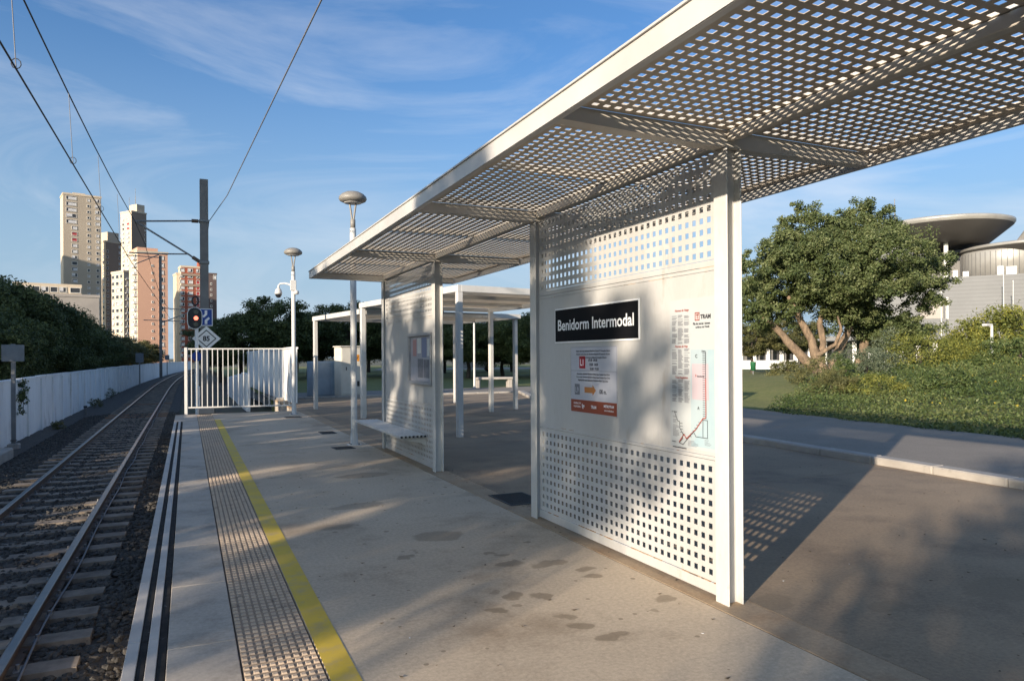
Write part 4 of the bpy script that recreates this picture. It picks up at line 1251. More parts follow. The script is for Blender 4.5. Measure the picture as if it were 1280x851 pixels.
# stone bench, slim pole and van across the lane
sb_ = thing('stone_bench', 'pale stone bench at the edge of the dark lawn', 'bench', (14.3, 33.6, 0), R_(-8))
MB().box(-1.0, 1.0, -.25, .25, .38, .50, bev=.02).build('seat', 'kerb_stone', sb_, world=False)
for x in (-.85, .85):
    MB().box(x - .12, x + .12, -.2, .2, -.1, .38, bev=.02).build('leg', 'kerb_stone', sb_, world=False)
gp = thing('park_pole', 'thin white pole standing on the dark lawn', 'pole', (13.1, 33.2, 0))
MB().tube([(0, 0, -.1), (0, 0, 3.1), (0, 0, 3.4)], [.06, .05, .045], 10).build('shaft', 'white_paint', gp, world=False)
MB().lathe([(.12, -.06), (.12, -.03), (.07, 0)], (0, 0, 0), 12).build('base', 'steel_grey', gp, world=False)
vn = thing('parked_van', 'white van parked under the dark trees', 'van', (27.5, 70, 0.0), R_(-20))
body = [(-2.2, .35), (2.3, .35), (2.3, 1.0), (1.6, 1.2), (1.0, 1.95), (-2.1, 2.0), (-2.2, 1.6)]
n = len(body)
MB().add([(x, -.85, z) for x, z in body] + [(x, .85, z) for x, z in body], [tuple(range(n)), tuple(range(n, 2 * n))[::-1]] + [(i, n + i, n + (i + 1) % n, (i + 1) % n) for i in range(n)]).build('body', 'car_white', vn, world=False)
for x in (-1.4, 1.5):
    for y in (-.78, .78):
        w_ = MB().tube([(x, y - .1, .33), (x, y + .1, .33)], .33, 14).build('wheel', 'tyre', vn, world=False)
flat('side_window', [[(-.2, 1.25), (1.45, 1.25), (.95, 1.82), (-.2, 1.82)]], 0, 0, -.855, 'car_glass', vn, False)
flat('side_window', [[(-1.9, 1.25), (-.4, 1.25), (-.4, 1.82), (-1.9, 1.82)]], 0, 0, -.855, 'car_glass', vn, False)

# ------------------------------------------------------------------ towers far behind
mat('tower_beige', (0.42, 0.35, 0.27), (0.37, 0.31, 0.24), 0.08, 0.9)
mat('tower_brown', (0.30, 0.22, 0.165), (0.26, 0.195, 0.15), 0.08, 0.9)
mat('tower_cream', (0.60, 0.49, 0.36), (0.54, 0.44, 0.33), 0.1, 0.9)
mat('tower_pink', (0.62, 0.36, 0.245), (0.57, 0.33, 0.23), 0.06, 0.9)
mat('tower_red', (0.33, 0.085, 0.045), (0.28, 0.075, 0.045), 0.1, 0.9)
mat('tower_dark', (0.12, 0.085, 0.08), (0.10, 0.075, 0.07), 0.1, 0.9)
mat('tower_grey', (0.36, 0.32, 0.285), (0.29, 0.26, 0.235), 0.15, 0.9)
mat('tower_white', (0.66, 0.62, 0.56), rough=0.8)
mat('pane_dark', (0.045, 0.045, 0.05), rough=0.15)
mat('pane_pale', (0.58, 0.56, 0.55), rough=0.4)
mat('pane_red', (0.35, 0.05, 0.05), rough=0.5)
WIN = {}
def win_mesh(w, h, kind):
    key = (w, h, kind)
    if key not in WIN:
        b = MB()
        f = .18
        b.box(-w / 2, w / 2, -.03, .05, 0, h, mi=1)
        for q in ((-w / 2 - f, -w / 2, 0, h), (w / 2, w / 2 + f, 0, h)):
            b.box(q[0], q[1], -.16, .05, q[2], q[3], mi=0)
        b.box(-w / 2 - f, w / 2 + f, -.28, .05, -.2, 0, mi=0)
        b.box(-w / 2 - f, w / 2 + f, -.16, .05, h, h + .18, mi=0)
        if kind == 'blind':
            b.box(-w / 2, w / 2 * .2, -.10, -.031, h * .25, h, mi=2)
        if kind == 'pale':
            b.box(-w / 2 * .6, w / 2, -.10, -.031, h * .1, h * .8, mi=2)
        if kind == 'red':
            b.box(-w / 2, w / 2, -.10, -.031, 0, h * .8, mi=3)
        WIN[key] = b.mesh('window', ['tower_white', 'pane_dark', 'pane_pale', 'pane_red'])
    return WIN[key]

def tower(label, xc, D, w, d, H, deg, wall_mats, name='apartment_tower', cols=(), lcols=(), floors=20, fh=3.3, z0=None, extra=None, base=-0.6):
    p = at(xc, 445, D)
    T = thing(name, label, 'building', (p.x, p.y, base), R_(deg))
    b = MB()
    b.box(-w / 2, w / 2, -d / 2, d / 2, 0, H)
    me = b.mesh('wall', wall_mats)
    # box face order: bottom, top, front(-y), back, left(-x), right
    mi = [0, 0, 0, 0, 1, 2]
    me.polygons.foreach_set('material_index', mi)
    link_mesh('wall', me, T)
    MB().box(-w / 2 - .25, w / 2 + .25, -d / 2 - .25, d / 2 + .25, H, H + 1.0).build('parapet', wall_mats[1], T, world=False)
    rr = random.Random(xc)
    for u, ww, hh, kinds, f0, f1 in cols:
        for f in range(f0, f1):
            z = H - (f + 1) * fh
            link_mesh('window', win_mesh(ww, hh, rr.choice(kinds)), T, (-w / 2 + u * w, -d / 2, z + .7))
    for u, ww, hh, kinds, f0, f1 in lcols:
        for f in range(f0, f1):
            z = H - (f + 1) * fh
            link_mesh('window', win_mesh(ww, hh, rr.choice(kinds)), T, (-w / 2, d / 2 - u * d, z + .7), (0, 0, -PI / 2))
    return T

BL, DK, PL, RD = 'blind', 'dark', 'pale', 'red'
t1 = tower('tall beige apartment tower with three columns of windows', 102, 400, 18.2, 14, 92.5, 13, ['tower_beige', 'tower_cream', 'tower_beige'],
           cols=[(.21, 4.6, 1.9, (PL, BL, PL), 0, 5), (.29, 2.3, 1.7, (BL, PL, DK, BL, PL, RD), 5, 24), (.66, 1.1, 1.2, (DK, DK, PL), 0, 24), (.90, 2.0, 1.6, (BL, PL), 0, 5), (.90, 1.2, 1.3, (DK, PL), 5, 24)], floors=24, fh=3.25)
MB().box(-4, 2, -2, 4, 93.5, 95.0).build('plant_room', 'tower_cream', t1, world=False)
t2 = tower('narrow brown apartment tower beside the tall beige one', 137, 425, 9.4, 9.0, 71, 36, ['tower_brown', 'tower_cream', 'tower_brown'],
           cols=[(.12, .9, 1.2, (DK,), 1, 20), (.90, .9, 1.2, (DK, PL), 0, 20)], lcols=[(.3, 2.4, 1.5, (PL, BL), 1, 20), (.75, 1.6, 1.5, (PL, DK), 1, 20)], floors=20)
MB().box(-2.5, 4.0, -3.4, 3.5, 72, 77.5).build('plant_room', 'tower_cream', t2, world=False)
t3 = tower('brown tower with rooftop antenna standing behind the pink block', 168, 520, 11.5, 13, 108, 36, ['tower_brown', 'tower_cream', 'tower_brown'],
           cols=[(.93, 1.1, 1.3, (DK, PL), 1, 24)], lcols=[(.25, 2.2, 1.6, (DK, BL), 1, 24), (.7, 3.0, 1.6, (PL, RD, BL), 1, 24)], floors=24)
MB().box(-1, 5.0, -5.5, 3.5, 109, 114.5).build('plant_room', 'tower_cream', t3, world=False)
MB().tube([(1.5, 0, 114), (1.5, 0, 121)], .25, 6).tube([(1.5, 0, 121), (1.5, 0, 127)], .12, 6).build('antenna', 'steel_grey', t3, world=False)
MB().tube([(-4.5, -2, 109), (-4.5, -2, 119)], .15, 6).build('antenna', 'steel_grey', t3, world=False)
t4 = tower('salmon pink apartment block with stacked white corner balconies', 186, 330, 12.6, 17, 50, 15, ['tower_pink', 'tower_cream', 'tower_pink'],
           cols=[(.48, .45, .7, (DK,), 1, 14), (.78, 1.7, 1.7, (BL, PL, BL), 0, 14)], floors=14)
MB().box(-6.0, 2.5, -7, 6, 51, 52.6).build('plant_room', 'tower_pink', t4, world=False)
bal = MB().box(-1.5, .1, -2.6, 2.6, 0, .22).box(-1.5, -1.38, -2.6, 2.6, .22, 1.15).box(-1.38, .1, -2.6, -2.5, .22, 1.15).box(-1.38, .1, 2.5, 2.6, .22, 1.15).mesh('balcony', 'tower_white')
for f in range(13):
    link_mesh('balcony', bal, t4, (-6.3, -5.6, 50 - (f + 1) * 3.3))
    link_mesh('window', win_mesh(3.2, 1.8, random.choice((DK, BL))), t4, (-6.3, -5.6, 50 - (f + 1) * 3.3 + .9), (0, 0, -PI / 2))
    link_mesh('window', win_mesh(1.6, 1.5, random.choice((DK, PL))), t4, (-6.3, -.5, 50 - (f + 1) * 3.3 + .9), (0, 0, -PI / 2))
t6 = tower('shaded apartment block with white balconies tucked behind the pink one', 156, 350, 6.5, 12, 44, 30, ['tower_grey', 'tower_cream', 'tower_grey'], floors=13, cols=[(.5, 3.0, 1.7, (DK, BL), 1, 13)], lcols=[(.15, 2.2, 1.6, (DK, BL), 0, 13), (.5, 2.6, 1.6, (DK, PL), 0, 13), (.82, 2.0, 1.6, (BL, DK), 0, 13)])
for f in range(12):
    MB().box(-2.6, 2.6, -7.3, -5.9, 44 - (f + 1) * 3.3 - .2, 44 - (f + 1) * 3.3).box(-2.6, 2.6, -7.3, -7.2, 44 - (f + 1) * 3.3, 44 - (f + 1) * 3.3 + .9).build('balcony', 'tower_white', t6, world=False)
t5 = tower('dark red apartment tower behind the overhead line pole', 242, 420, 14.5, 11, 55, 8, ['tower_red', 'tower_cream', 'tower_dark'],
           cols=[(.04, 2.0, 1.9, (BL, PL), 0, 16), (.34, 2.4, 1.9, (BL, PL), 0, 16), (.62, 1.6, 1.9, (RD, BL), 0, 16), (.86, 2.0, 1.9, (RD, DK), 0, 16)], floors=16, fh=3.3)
for z in (50.2, 44.0):
    MB().box(-7.3, 7.3, -6.1, -5.51, z, z + 1.3).build('string_course', 'tower_brown', t5, world=False)
MB().box(2.5, 6.5, -3, 3, 56, 59).build('plant_room', 'tower_red', t5, world=False)
t5b = tower('slim dark annex on the right of the red tower', 264.5, 424, 4.4, 10, 51.5, 8, ['tower_dark', 'tower_dark', 'tower_dark'], cols=[(.75, 1.3, 2.4, (RD, PL), 0, 1), (.3, .7, 1.0, (DK,), 1, 12)], floors=14)
t5c = tower('slim beige annex on the left of the red tower', 223.3, 418, 3.6, 11, 51, 10, ['tower_cream', 'tower_cream', 'tower_cream'], cols=[(.6, 1.3, 1.3, (DK, PL), 0, 14)], floors=14, fh=3.3)
lb = tower('low flat roofed concrete building before the beige tower', 64, 262, 30, 12, 25.0, 10, ['tower_grey', 'tower_grey', 'tower_grey'], name='low_building')
MB().box(-11.5, 9.5, -5.5, 6, 26, 29.6).build('upper_storey', 'tower_cream', lb, world=False)
for i in range(6):
    link_mesh('window', win_mesh(2.0, 1.7, (DK, BL)[i % 2]), lb, (-10 + i * 2.7, -5.5, 26.6))
link_mesh('window', win_mesh(3.0, 1.7, DK), lb, (7.4, -5.5, 26.6))
# towers standing outside the picture to the left, whose shade falls on the scene
def off_tower(label, x, y, w, d, H, deg):
    T = thing('apartment_tower', label, 'building', (x, y, -.6), R_(deg))
    MB().box(-w / 2, w / 2, -d / 2, d / 2, 0, H).build('wall', 'tower_beige', T, world=False)
    MB().box(-w / 2 - .3, w / 2 + .3, -d / 2 - .3, d / 2 + .3, H, H + 1).build('parapet', 'tower_cream', T, world=False)
    for f in range(int(H / 3.3) - 1):
        for u in (-.3, 0, .3):
            link_mesh('window', win_mesh(2.0, 1.6, BL), T, (u * w, -d / 2, 3.3 * f + 1.2))
off_tower('beige tower out of view that shades the lower floors of its neighbour', -178, 386, 22, 18, 86, 10)
off_tower('wide apartment block out of view that shades the trees along the wall', -70, 17, 16, 60, 30, 0)
off_tower('tower out of view that shades the foot of the red block', -110, 385, 20, 18, 66, 5)

# ------------------------------------------------------------------ civic building with disc roofs
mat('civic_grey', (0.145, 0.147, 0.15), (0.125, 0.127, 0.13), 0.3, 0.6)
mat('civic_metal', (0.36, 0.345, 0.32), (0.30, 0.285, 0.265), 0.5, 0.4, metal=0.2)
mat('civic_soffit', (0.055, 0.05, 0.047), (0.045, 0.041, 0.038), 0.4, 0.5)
mat('civic_white', (0.66, 0.64, 0.60), (0.6, 0.58, 0.54), 0.4, 0.6)
mat('civic_joint', (0.11, 0.11, 0.112), rough=0.7)
cv = thing('civic_building', 'modern grey civic building with large overhanging disc roofs', 'building', (106.1, 72.4, 0), R_(-55.8))
def L(x):
    return (x - 1175) * .1055
def Z(y):
    return EYE + (442 - y) * .124
def cbox(nm, x0, x1, y0, y1, ty, by, m, bev=0):
    return MB().box(L(x0), L(x1), y0, y1, Z(by), Z(ty), bev=bev).build(nm, m, cv, world=False)
blk = cbox('main_block', 1050, 1330, -4, 20, 350, 424, 'civic_grey')
for i in range(16):
    z = Z(424) + .55 * (i + 1)
    MB().box(L(1050), L(1330), -4.012, -4.004, z, z + .05).build('panel_joint', 'civic_joint', blk, world=False)
cbox('window_recess', 1146, 1181, -4.05, -4.013, 375, 399, 'civic_joint')
cbox('window_frame', 1181.2, 1184.5, -4.2, -4.0, 374, 400, 'civic_white')
cbox('window_pane', 1150, 1178, -4.09, -4.055, 379, 399, 'tower_grey')
cbox('left_wing', 1085, 1154, -2, 12, 303, 349.8, 'civic_grey')
cbox('upper_storey', 1095, 1146, 3, 14, 288, 302.8, 'civic_white')
cbox('rear_storey', 1155, 1245, 12, 22, 297, 349.9, 'civic_white')
for i in range(4):
    cbox('rear_window', 1185 + i * 14, 1193 + i * 14, 11.9, 11.99, 305, 309, 'pane_dark')
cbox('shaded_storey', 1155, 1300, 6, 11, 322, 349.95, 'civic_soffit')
dc = (L(1176), 3.0, 0)
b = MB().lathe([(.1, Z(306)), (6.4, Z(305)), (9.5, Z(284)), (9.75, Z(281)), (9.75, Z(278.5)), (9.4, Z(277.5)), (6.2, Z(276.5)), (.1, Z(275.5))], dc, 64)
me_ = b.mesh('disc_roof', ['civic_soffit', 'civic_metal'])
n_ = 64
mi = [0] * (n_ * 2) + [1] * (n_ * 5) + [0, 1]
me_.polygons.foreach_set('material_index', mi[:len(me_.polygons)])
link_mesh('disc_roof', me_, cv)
MB().lathe([(4.2, Z(277)), (4.0, Z(269)), (2.6, Z(266.5)), (.1, Z(265.5))], (L(1128), 6.5, 0), 40).build('roof_dome', 'civic_white', cv, world=False)
MB().tube([(L(1113), 7, Z(270)), (L(1113), 7, Z(232))], .06, 6).build('mast', 'steel_grey', cv, world=False)
b = MB().lathe([(.1, Z(323)), (7.6, Z(324)), (9.6, Z(316)), (9.7, Z(313.5)), (9.2, Z(312)), (.1, Z(310))], (L(1290), 4.0, 0), 56)
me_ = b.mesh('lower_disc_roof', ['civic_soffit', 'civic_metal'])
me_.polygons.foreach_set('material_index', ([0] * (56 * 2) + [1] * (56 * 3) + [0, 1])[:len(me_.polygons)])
link_mesh('lower_disc_roof', me_, cv)
dr = MB().lathe([(6.0, Z(349.9)), (6.0, Z(321)), (5.9, Z(319))], (L(1257), 2.2, 0), 56).build('drum', 'civic_metal', cv, world=False)
for k in range(28):
    w = PI + PI * k / 27
    x, y = L(1257) + 6.02 * math.cos(w), 2.2 + 6.02 * math.sin(w)
    MB().tube([(x, y, Z(349)), (x, y, Z(321))], .035, 4).build('drum_seam', 'civic_joint', dr, world=False)
for x, a, c, r in ((1182, 297, 350, .32), (1221, 300, 349.9, .26)):
    MB().tube([(L(x), -1.2 if x < 1200 else 5.5, Z(c)), (L(x), -1.2 if x < 1200 else 5.5, Z(a))], r, 16).build('column', 'civic_white', cv, world=False)
for x0, x1, ty in ((1202, 1209, 344), (1242, 1249, 340), (1252, 1264, 341), (1190, 1196, 342)):
    cbox('terrace_block', x0, x1, -3.95, -3.5, ty, 350, 'civic_white')
# ground floor
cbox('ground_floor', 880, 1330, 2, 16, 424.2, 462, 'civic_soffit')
for i in range(14):
    cbox('column', 892 + i * 21, 898 + i * 21, -3, -2.2, 424.1, 462, 'civic_white')
for i in range(13):
    cbox('shop_window', 899 + i * 21, 912 + i * 21, 1.93, 1.99, 432, 458, 'pane_dark')
cbox('canopy', 880, 1049, -4, 1.9, 418, 424.15, 'civic_grey')
lw = thing('garden_wall', 'low white wall along the distant street', 'wall', tuple(at(955, 455, 82)), R_(-45))
lw.location.z = 0
MB().box(-4, 3.5, -.15, .15, -.1, .85, bev=.02).build('wall_panel', 'wall_white', lw, world=False)
MB().box(-4.05, 3.55, -.2, .2, .85, .93, bev=.01).build('coping', 'wall_white', lw, world=False)

# thin lamps and flag poles before the civic building
def slim(label, x, D, ytop, ybase, arm, name='street_lamp', r=.07, m='civic_white', cat='street lamp'):
    p = at(x, ybase, D)
    q = at(x, ytop, D)
    T = thing(name, label, cat, (p.x, p.y, p.z))
    MB().tube([tuple(p), (p.x, p.y, q.z)], [r, r * .7], 8).build('pole', m, T)
    if arm:
        e = p - RT * arm
        MB().tube([(p.x, p.y, q.z - .05), (e.x, e.y, q.z + .03)], .06, 6).build('arm', m, T)
        MB().box(e.x - .28, e.x + .28, e.y - .12, e.y + .12, q.z - .03, q.z + .10, bev=.03).build('lamp_head', m, T)
    else:
        MB().lathe([(r * .8, 0), (r * 1.6, .08), (0, .2)], (p.x, p.y, q.z), 8).build('finial', m, T)
slim('tall slim lamp post before the grey civic block', 1177, 92, 332, 446, .35)
slim('slender flag pole on the terrace edge of the civic block', 1255, 96, 338, 440, 0, 'flag_pole', .06, cat='flag pole')
slim('slender flag pole beside the disc roofed drum', 1267, 96, 352, 440, 0, 'flag_pole', .06, cat='flag pole')
slim('white park lamp with short angled head on the planted mound', 1240, 36, 407, 462, .22, r=.09, m='white_paint')
gb_ = at(941.5, 478, 58)
bn = thing('litter_bin', 'small green litter bin on the lawn edge', 'bin', (gb_.x, gb_.y, 0))
MB().lathe([(.2, .3), (.24, .95), (.26, 1.0)], (0, 0, 0), 14).build('bucket', 'bin_green', bn, world=False)
MB().tube([(0, 0, -.05), (0, 0, .35)], .05, 8).build('stand', 'steel_grey', bn, world=False)

# mountain far right
mat('mountain', (0.27, 0.24, 0.21), (0.20, 0.195, 0.155), 0.012, 0.95, c3=(0.34, 0.31, 0.28), s3=0.02, lo3=.5, hi3=.65)
mc = at(1335, 445, 2600)
def mz_(X, Y):
    r = np.sqrt(((X - mc.x) / 620) ** 2 + ((Y - mc.y) / 620) ** 2)
    h = 520 * np.clip(1 - r, 0, 1) ** 0.85
    return h * (1 + .07 * np.sin(X * .011 + Y * .013) + .04 * np.sin(X * .03 - Y * .033) + .02 * np.sin(X * .08 + Y * .06)) - 5
o = grid_obj('mountain', np.linspace(mc.x - 700, mc.x + 700, 120), np.linspace(mc.y - 700, mc.y + 700, 120), mz_, 'mountain')
tag(o, 'bare rocky mountain rising behind the disc roofs', 'mountain', kind='structure')

# ------------------------------------------------------------------ vegetation
def crown_mesh(name, n_clump, per, R, leaf, m, seed, clump_r=.16, inner=.45, floor=-1.0, droop=0.0, amp=.10):
    """leaf-sized faces gathered in clumps spread through an uneven crown of half-axes R"""
    r = np.random.default_rng(seed)
    d = r.normal(size=(n_clump, 3)); d /= np.linalg.norm(d, axis=1)[:, None]
    ks = r.normal(size=(7, 3)) * 2.6
    ph = r.uniform(0, 6.28, 7)
    lump = 1 + amp * np.sin(d @ ks.T + ph).sum(1) / 1.6
    rad = lump * (inner + (1 - inner) * r.random(n_clump) ** .45)
    c = d * rad[:, None] * np.array(R)
    c = c[c[:, 2] > floor * R[2]]
    nc = len(c)
    rm = (R[0] * R[1] * R[2]) ** (1 / 3)
    cr_ = clump_r * rm * r.uniform(.6, 1.35, nc)
    ci = np.repeat(np.arange(nc), per)
    n = len(ci)
    off = r.normal(size=(n, 3)); off /= np.linalg.norm(off, axis=1)[:, None]
    off *= (r.random(n) ** .5)[:, None] * cr_[ci][:, None]
    off[:, 2] *= .75
    p = c[ci] + off
    p[:, 2] -= droop * r.random(n) * cr_[ci]
    nrm = off / np.maximum(np.linalg.norm(off, axis=1)[:, None], 1e-6) + r.normal(size=(n, 3)) * .7 + np.array([0, 0, .35])
    nrm /= np.linalg.norm(nrm, axis=1)[:, None]
    t = np.cross(nrm, r.normal(size=(n, 3))); t /= np.linalg.norm(t, axis=1)[:, None]
    b = np.cross(nrm, t)
    l = (leaf[0] * r.uniform(.6, 1.3, n))[:, None] * .5
    w = (leaf[1] * r.uniform(.6, 1.3, n))[:, None] * .5
    V = np.stack([p + t * l, p + b * w + nrm * w * .3, p - t * l, p - b * w + nrm * w * .3], 1).reshape(-1, 3)
    tone = np.clip(.55 * r.random(n) + .45 * r.random(nc)[ci] + r.normal(size=n) * .06, 0, 1)
    return np_mesh(name, V, np.arange(n * 4).reshape(n, 4), m, tone)

def trunk_mb(limbs, n=9):
    b = MB()
    rj = random.Random(len(limbs))
    for pts, rads in limbs:
        P, Q = [], []
        for i in range(len(pts) - 1):
            for k in range(3):
                t = k / 3
                p = Vector(pts[i]).lerp(Vector(pts[i + 1]), t)
                r_i = rads[i] + (rads[i + 1] - rads[i]) * t
                if i + k:
                    p += Vector((rj.uniform(-1, 1), rj.uniform(-1, 1), 0)) * r_i * .22
                P.append(p)
                Q.append(r_i * rj.uniform(.88, 1.12))
        P.append(Vector(pts[-1])); Q.append(rads[-1])
        b.tube(P, Q, n)
    return b

CROWNS = {}
def crown(kind):
    if kind not in CROWNS:
        spec = {'dark0': (230, 170, (1, 1, .8), (.055, .03), 'leaf_dark', 21), 'dark1': (210, 180, (1, 1, .9), (.055, .03), 'leaf_dark', 22), 'dark2': (240, 160, (1.1, .9, .7), (.052, .028), 'leaf_dark', 23),
                'sparse': (125, 170, (1, 1, .85), (.05, .03), 'leaf_dark', 25), 'olive': (200, 150, (1, 1, .8), (.06, .032), 'leaf_olive', 24)}[kind]
        CROWNS[kind] = crown_mesh('crown', spec[0], spec[1], spec[2], spec[3], spec[4], spec[5], .20 if kind != 'sparse' else .135, .45 if kind != 'sparse' else .25)
    return CROWNS[kind]
TRUNK = trunk_mb([([(0, 0, -.3), (.02, .01, .25), (-.02, .03, .55), (.03, 0, .9)], [.055, .045, .038, .025]), ([(0, .02, .45), (.16, .08, .7), (.3, .12, .95)], [.03, .022, .012]),
                  ([(0, .02, .4), (-.14, -.05, .66), (-.3, -.1, .92)], [.03, .022, .012]), ([(.01, 0, .5), (.02, -.15, .75), (.05, -.3, .95)], [.026, .02, .01])], 7).mesh('trunk', 'bark_dark')
def tree(label, x, y, z0, H, R, kind, rz=0, group=None, name='tree', low=.34, sq=1.0):
    """H: overall height, R: crown radius"""
    T = thing(name, label, 'tree', (x, y, z0), rz, group)
    ch = H * (1 - low) / 2
    k = {'dark0': .8, 'dark1': .9, 'dark2': .7, 'olive': .8, 'sparse': .85}[kind]
    hh = H - ch
    link_mesh('trunk', TRUNK, T, (0, 0, 0), (0, 0, 0), (R * 1.0, R * 1.0, hh * 1.12))
    link_mesh('crown', crown(kind), T, (0, 0, hh), (0, 0, 0), (R, R * sq, ch / k))
    return T

# dense row behind the white wall, in view
LT = [(20, 352, 31, 2.6), (70, 380, 36, 2.4), (-25, 348, 27, 2.6), (100, 392, 42, 2.6), (135, 402, 50, 2.8), (162, 412, 60, 3.0), (190, 420, 72, 3.4), (212, 424, 86, 3.6), (228, 430, 100, 3.6), (45, 378, 26, 2.0), (0, 395, 23, 1.9), (85, 405, 33, 2.0), (120, 415, 42, 2.2), (155, 422, 55, 2.4)]
for i, (x, ty, D, R) in enumerate(LT):
    p = at(x, ty, D)
    q = max(p.x, -40)
    off = min(0, wx(p.y) - .3 - R * 1.05 - p.x)
    tree('dense dark tree behind the white trackside wall', p.x + off, p.y, -.3, p.z + .3 - off * .0, R, ('dark0', 'dark1', 'dark2')[i % 3] if i not in (5, 6, 7) else 'olive', i * 1.3, 'trees behind the white wall', low=.2)

# dark park trees behind the gate and pergolas
MTR = [(300, 395, 48, 3.0), (340, 378, 50, 3.6), (385, 392, 58, 3.2), (432, 377, 56, 3.4), (480, 385, 60, 3.4), (530, 390, 54, 3.2), (585, 396, 52, 3.2), (628, 398, 56, 3.2), (665, 392, 50, 3.2), (720, 395, 58, 3.4), (780, 390, 60, 3.4), (275, 420, 62, 2.8), (555, 402, 68, 3.6), (640, 405, 72, 3.8), (460, 400, 75, 4.0), (370, 400, 72, 4.0)]
for i, (x, ty, D, R) in enumerate(MTR):
    p = at(x, ty, D)
    lab = {300: 'low dark tree right behind the bars of the white gate', 340: 'broad tall dark tree behind the lamp post at the gate', 432: 'dark tree rising behind the cream utility cabinet', 628: 'dark tree behind the pale stone bench', 275: 'small dark tree behind the signal and speed board'}.get(x, 'dark evergreen park tree beyond the gate and pergolas')
    tree(lab, p.x, p.y, -.05, p.z + .05, R, ('dark1', 'dark0', 'dark2')[i % 3], i * 2.1, 'park trees beyond the pergolas', low=.24)

# trees outside the picture on the sun side; their shade dapples platform and shelter
def by_s(s, X):
    return (s + .53 * X) / .848
SH = [(-10.5, -2.75, 6.3, 3.2, 'dark0', .14), (-10.0, -8.5, 6.8, 3.3, 'dark1', .14), (-14.5, -4.5, 7.8, 3.2, 'dark2', .14),
      (-11, 5.9, 6.1, 2.3, 'sparse', .36), (-10.0, 3.7, 6.6, 1.25, 'dark1', .42), (-15.0, 2.55, 7.1, 0.95, 'sparse', .72), (-10.5, 9.9, 6.6, 2.3, 'sparse', .36), (-11.0, 13.9, 6.2, 2.2, 'sparse', .36),
      (-15.5, 7.6, 7.2, 2.2, 'sparse', .36), (-15.5, 11.9, 7.4, 2.2, 'sparse', .36), (-15.5, 16.2, 6.6, 1.8, 'sparse', .4), (-7.5, 19.95, 4.9, 1.0, 'dark1', .2)]
for i, (X, s, H, R, kd, lo_) in enumerate(SH):
    tree('tree out of view on the sunny side whose shade falls on the platform', X, by_s(s, X), -.3, H, R, kd, i * .9, 'shade trees out of view', low=lo_)
for i, (X, s, R) in enumerate(((-6.3, 4.2, 1.0), (-6.0, 6.6, 1.1), (-6.6, 8.6, .9), (-6.2, 11.4, 1.2), (-6.4, 14.4, 1.1), (-6.0, 16.4, .9))):  # unseen low shrubs, added to keep the track in broken shade
    T = thing('shade_shrub', 'low shrub out of view, added to shade the track', 'shrub', (X, by_s(s, X), -.35), i * 1.1, 'added shade shrubs out of view')
    link_mesh('foliage', crown('dark1'), T, (0, 0, .75), (0, 0, 0), (R, R, .8))
    link_mesh('stem', TRUNK, T, (0, 0, 0), (0, 0, 0), (R, R, .8))

# the big carob tree across the road
ct = at(1024, 466, 40)
big = thing('carob_tree', 'large round carob tree with several leaning trunks on the mound', 'tree', (ct.x, ct.y, ct.z - .1))
def q(x, y, dd=0.0):
    v = at(x, y, 40 + dd) - Vector((ct.x, ct.y, ct.z - .1))
    return tuple(v)
limbs = [([q(1026, 470), q(1012, 455), q(990, 432), q(972, 412), q(950, 392)], [.34, .27, .22, .19, .10]),
         ([q(1030, 472), q(1022, 450), q(1014, 425), q(1000, 400), q(985, 370)], [.36, .30, .24, .2, .1]),
         ([q(1024, 455, .3), q(1030, 430, .4), q(1024, 405, .6), q(1030, 380, 1)], [.22, .18, .16, .1]),
         ([q(1034, 472, .5), q(1048, 440, .6), q(1060, 415, .8), q(1062, 395, 1.2), q(1075, 370, 1.6)], [.30, .24, .2, .17, .1]),
         ([q(1070, 470, 2.5), q(1078, 440, 2.5), q(1082, 415, 2.5), q(1100, 390, 2.5)], [.32, .28, .24, .14])]
limbs.append(([q(1020, 445, -.2), q(1044, 430, -.6), q(1052, 412, -1), q(1047, 395, -1.2)], [.13, .1, .08, .05]))
trunk_mb(limbs, 10).build('trunk', 'bark', big, world=False)
cc_ = q(1043, 338, 1.0)
cm = crown_mesh('crown', 720, 110, (5.2, 4.6, 3.5), (.15, .08), 'leaf_carob', 31, .115, .40, amp=.17)
link_mesh('crown', cm, big, cc_)
for (x, y, dd, R) in ((955, 385, 0, 1.5), (1118, 405, 1.0, 1.8), (1095, 418, 3.5, 1.5), (942, 345, 0, 1.7), (1145, 355, 0, 1.6), (1005, 285, 1, 1.5), (1075, 282, 1, 1.5), (1045, 340, -2.5, 2.0), (995, 320, -2.0, 1.8), (1095, 325, -2.0, 1.8), (1060, 385, .5, 1.2), (1000, 375, .5, 1.1)):
    lm = crown_mesh('bough', 90, 110, (R, R, R * .8), (.15, .085), 'leaf_carob', int(x), .22, .35, amp=.22)
    link_mesh('bough', lm, big, q(x, y, dd))

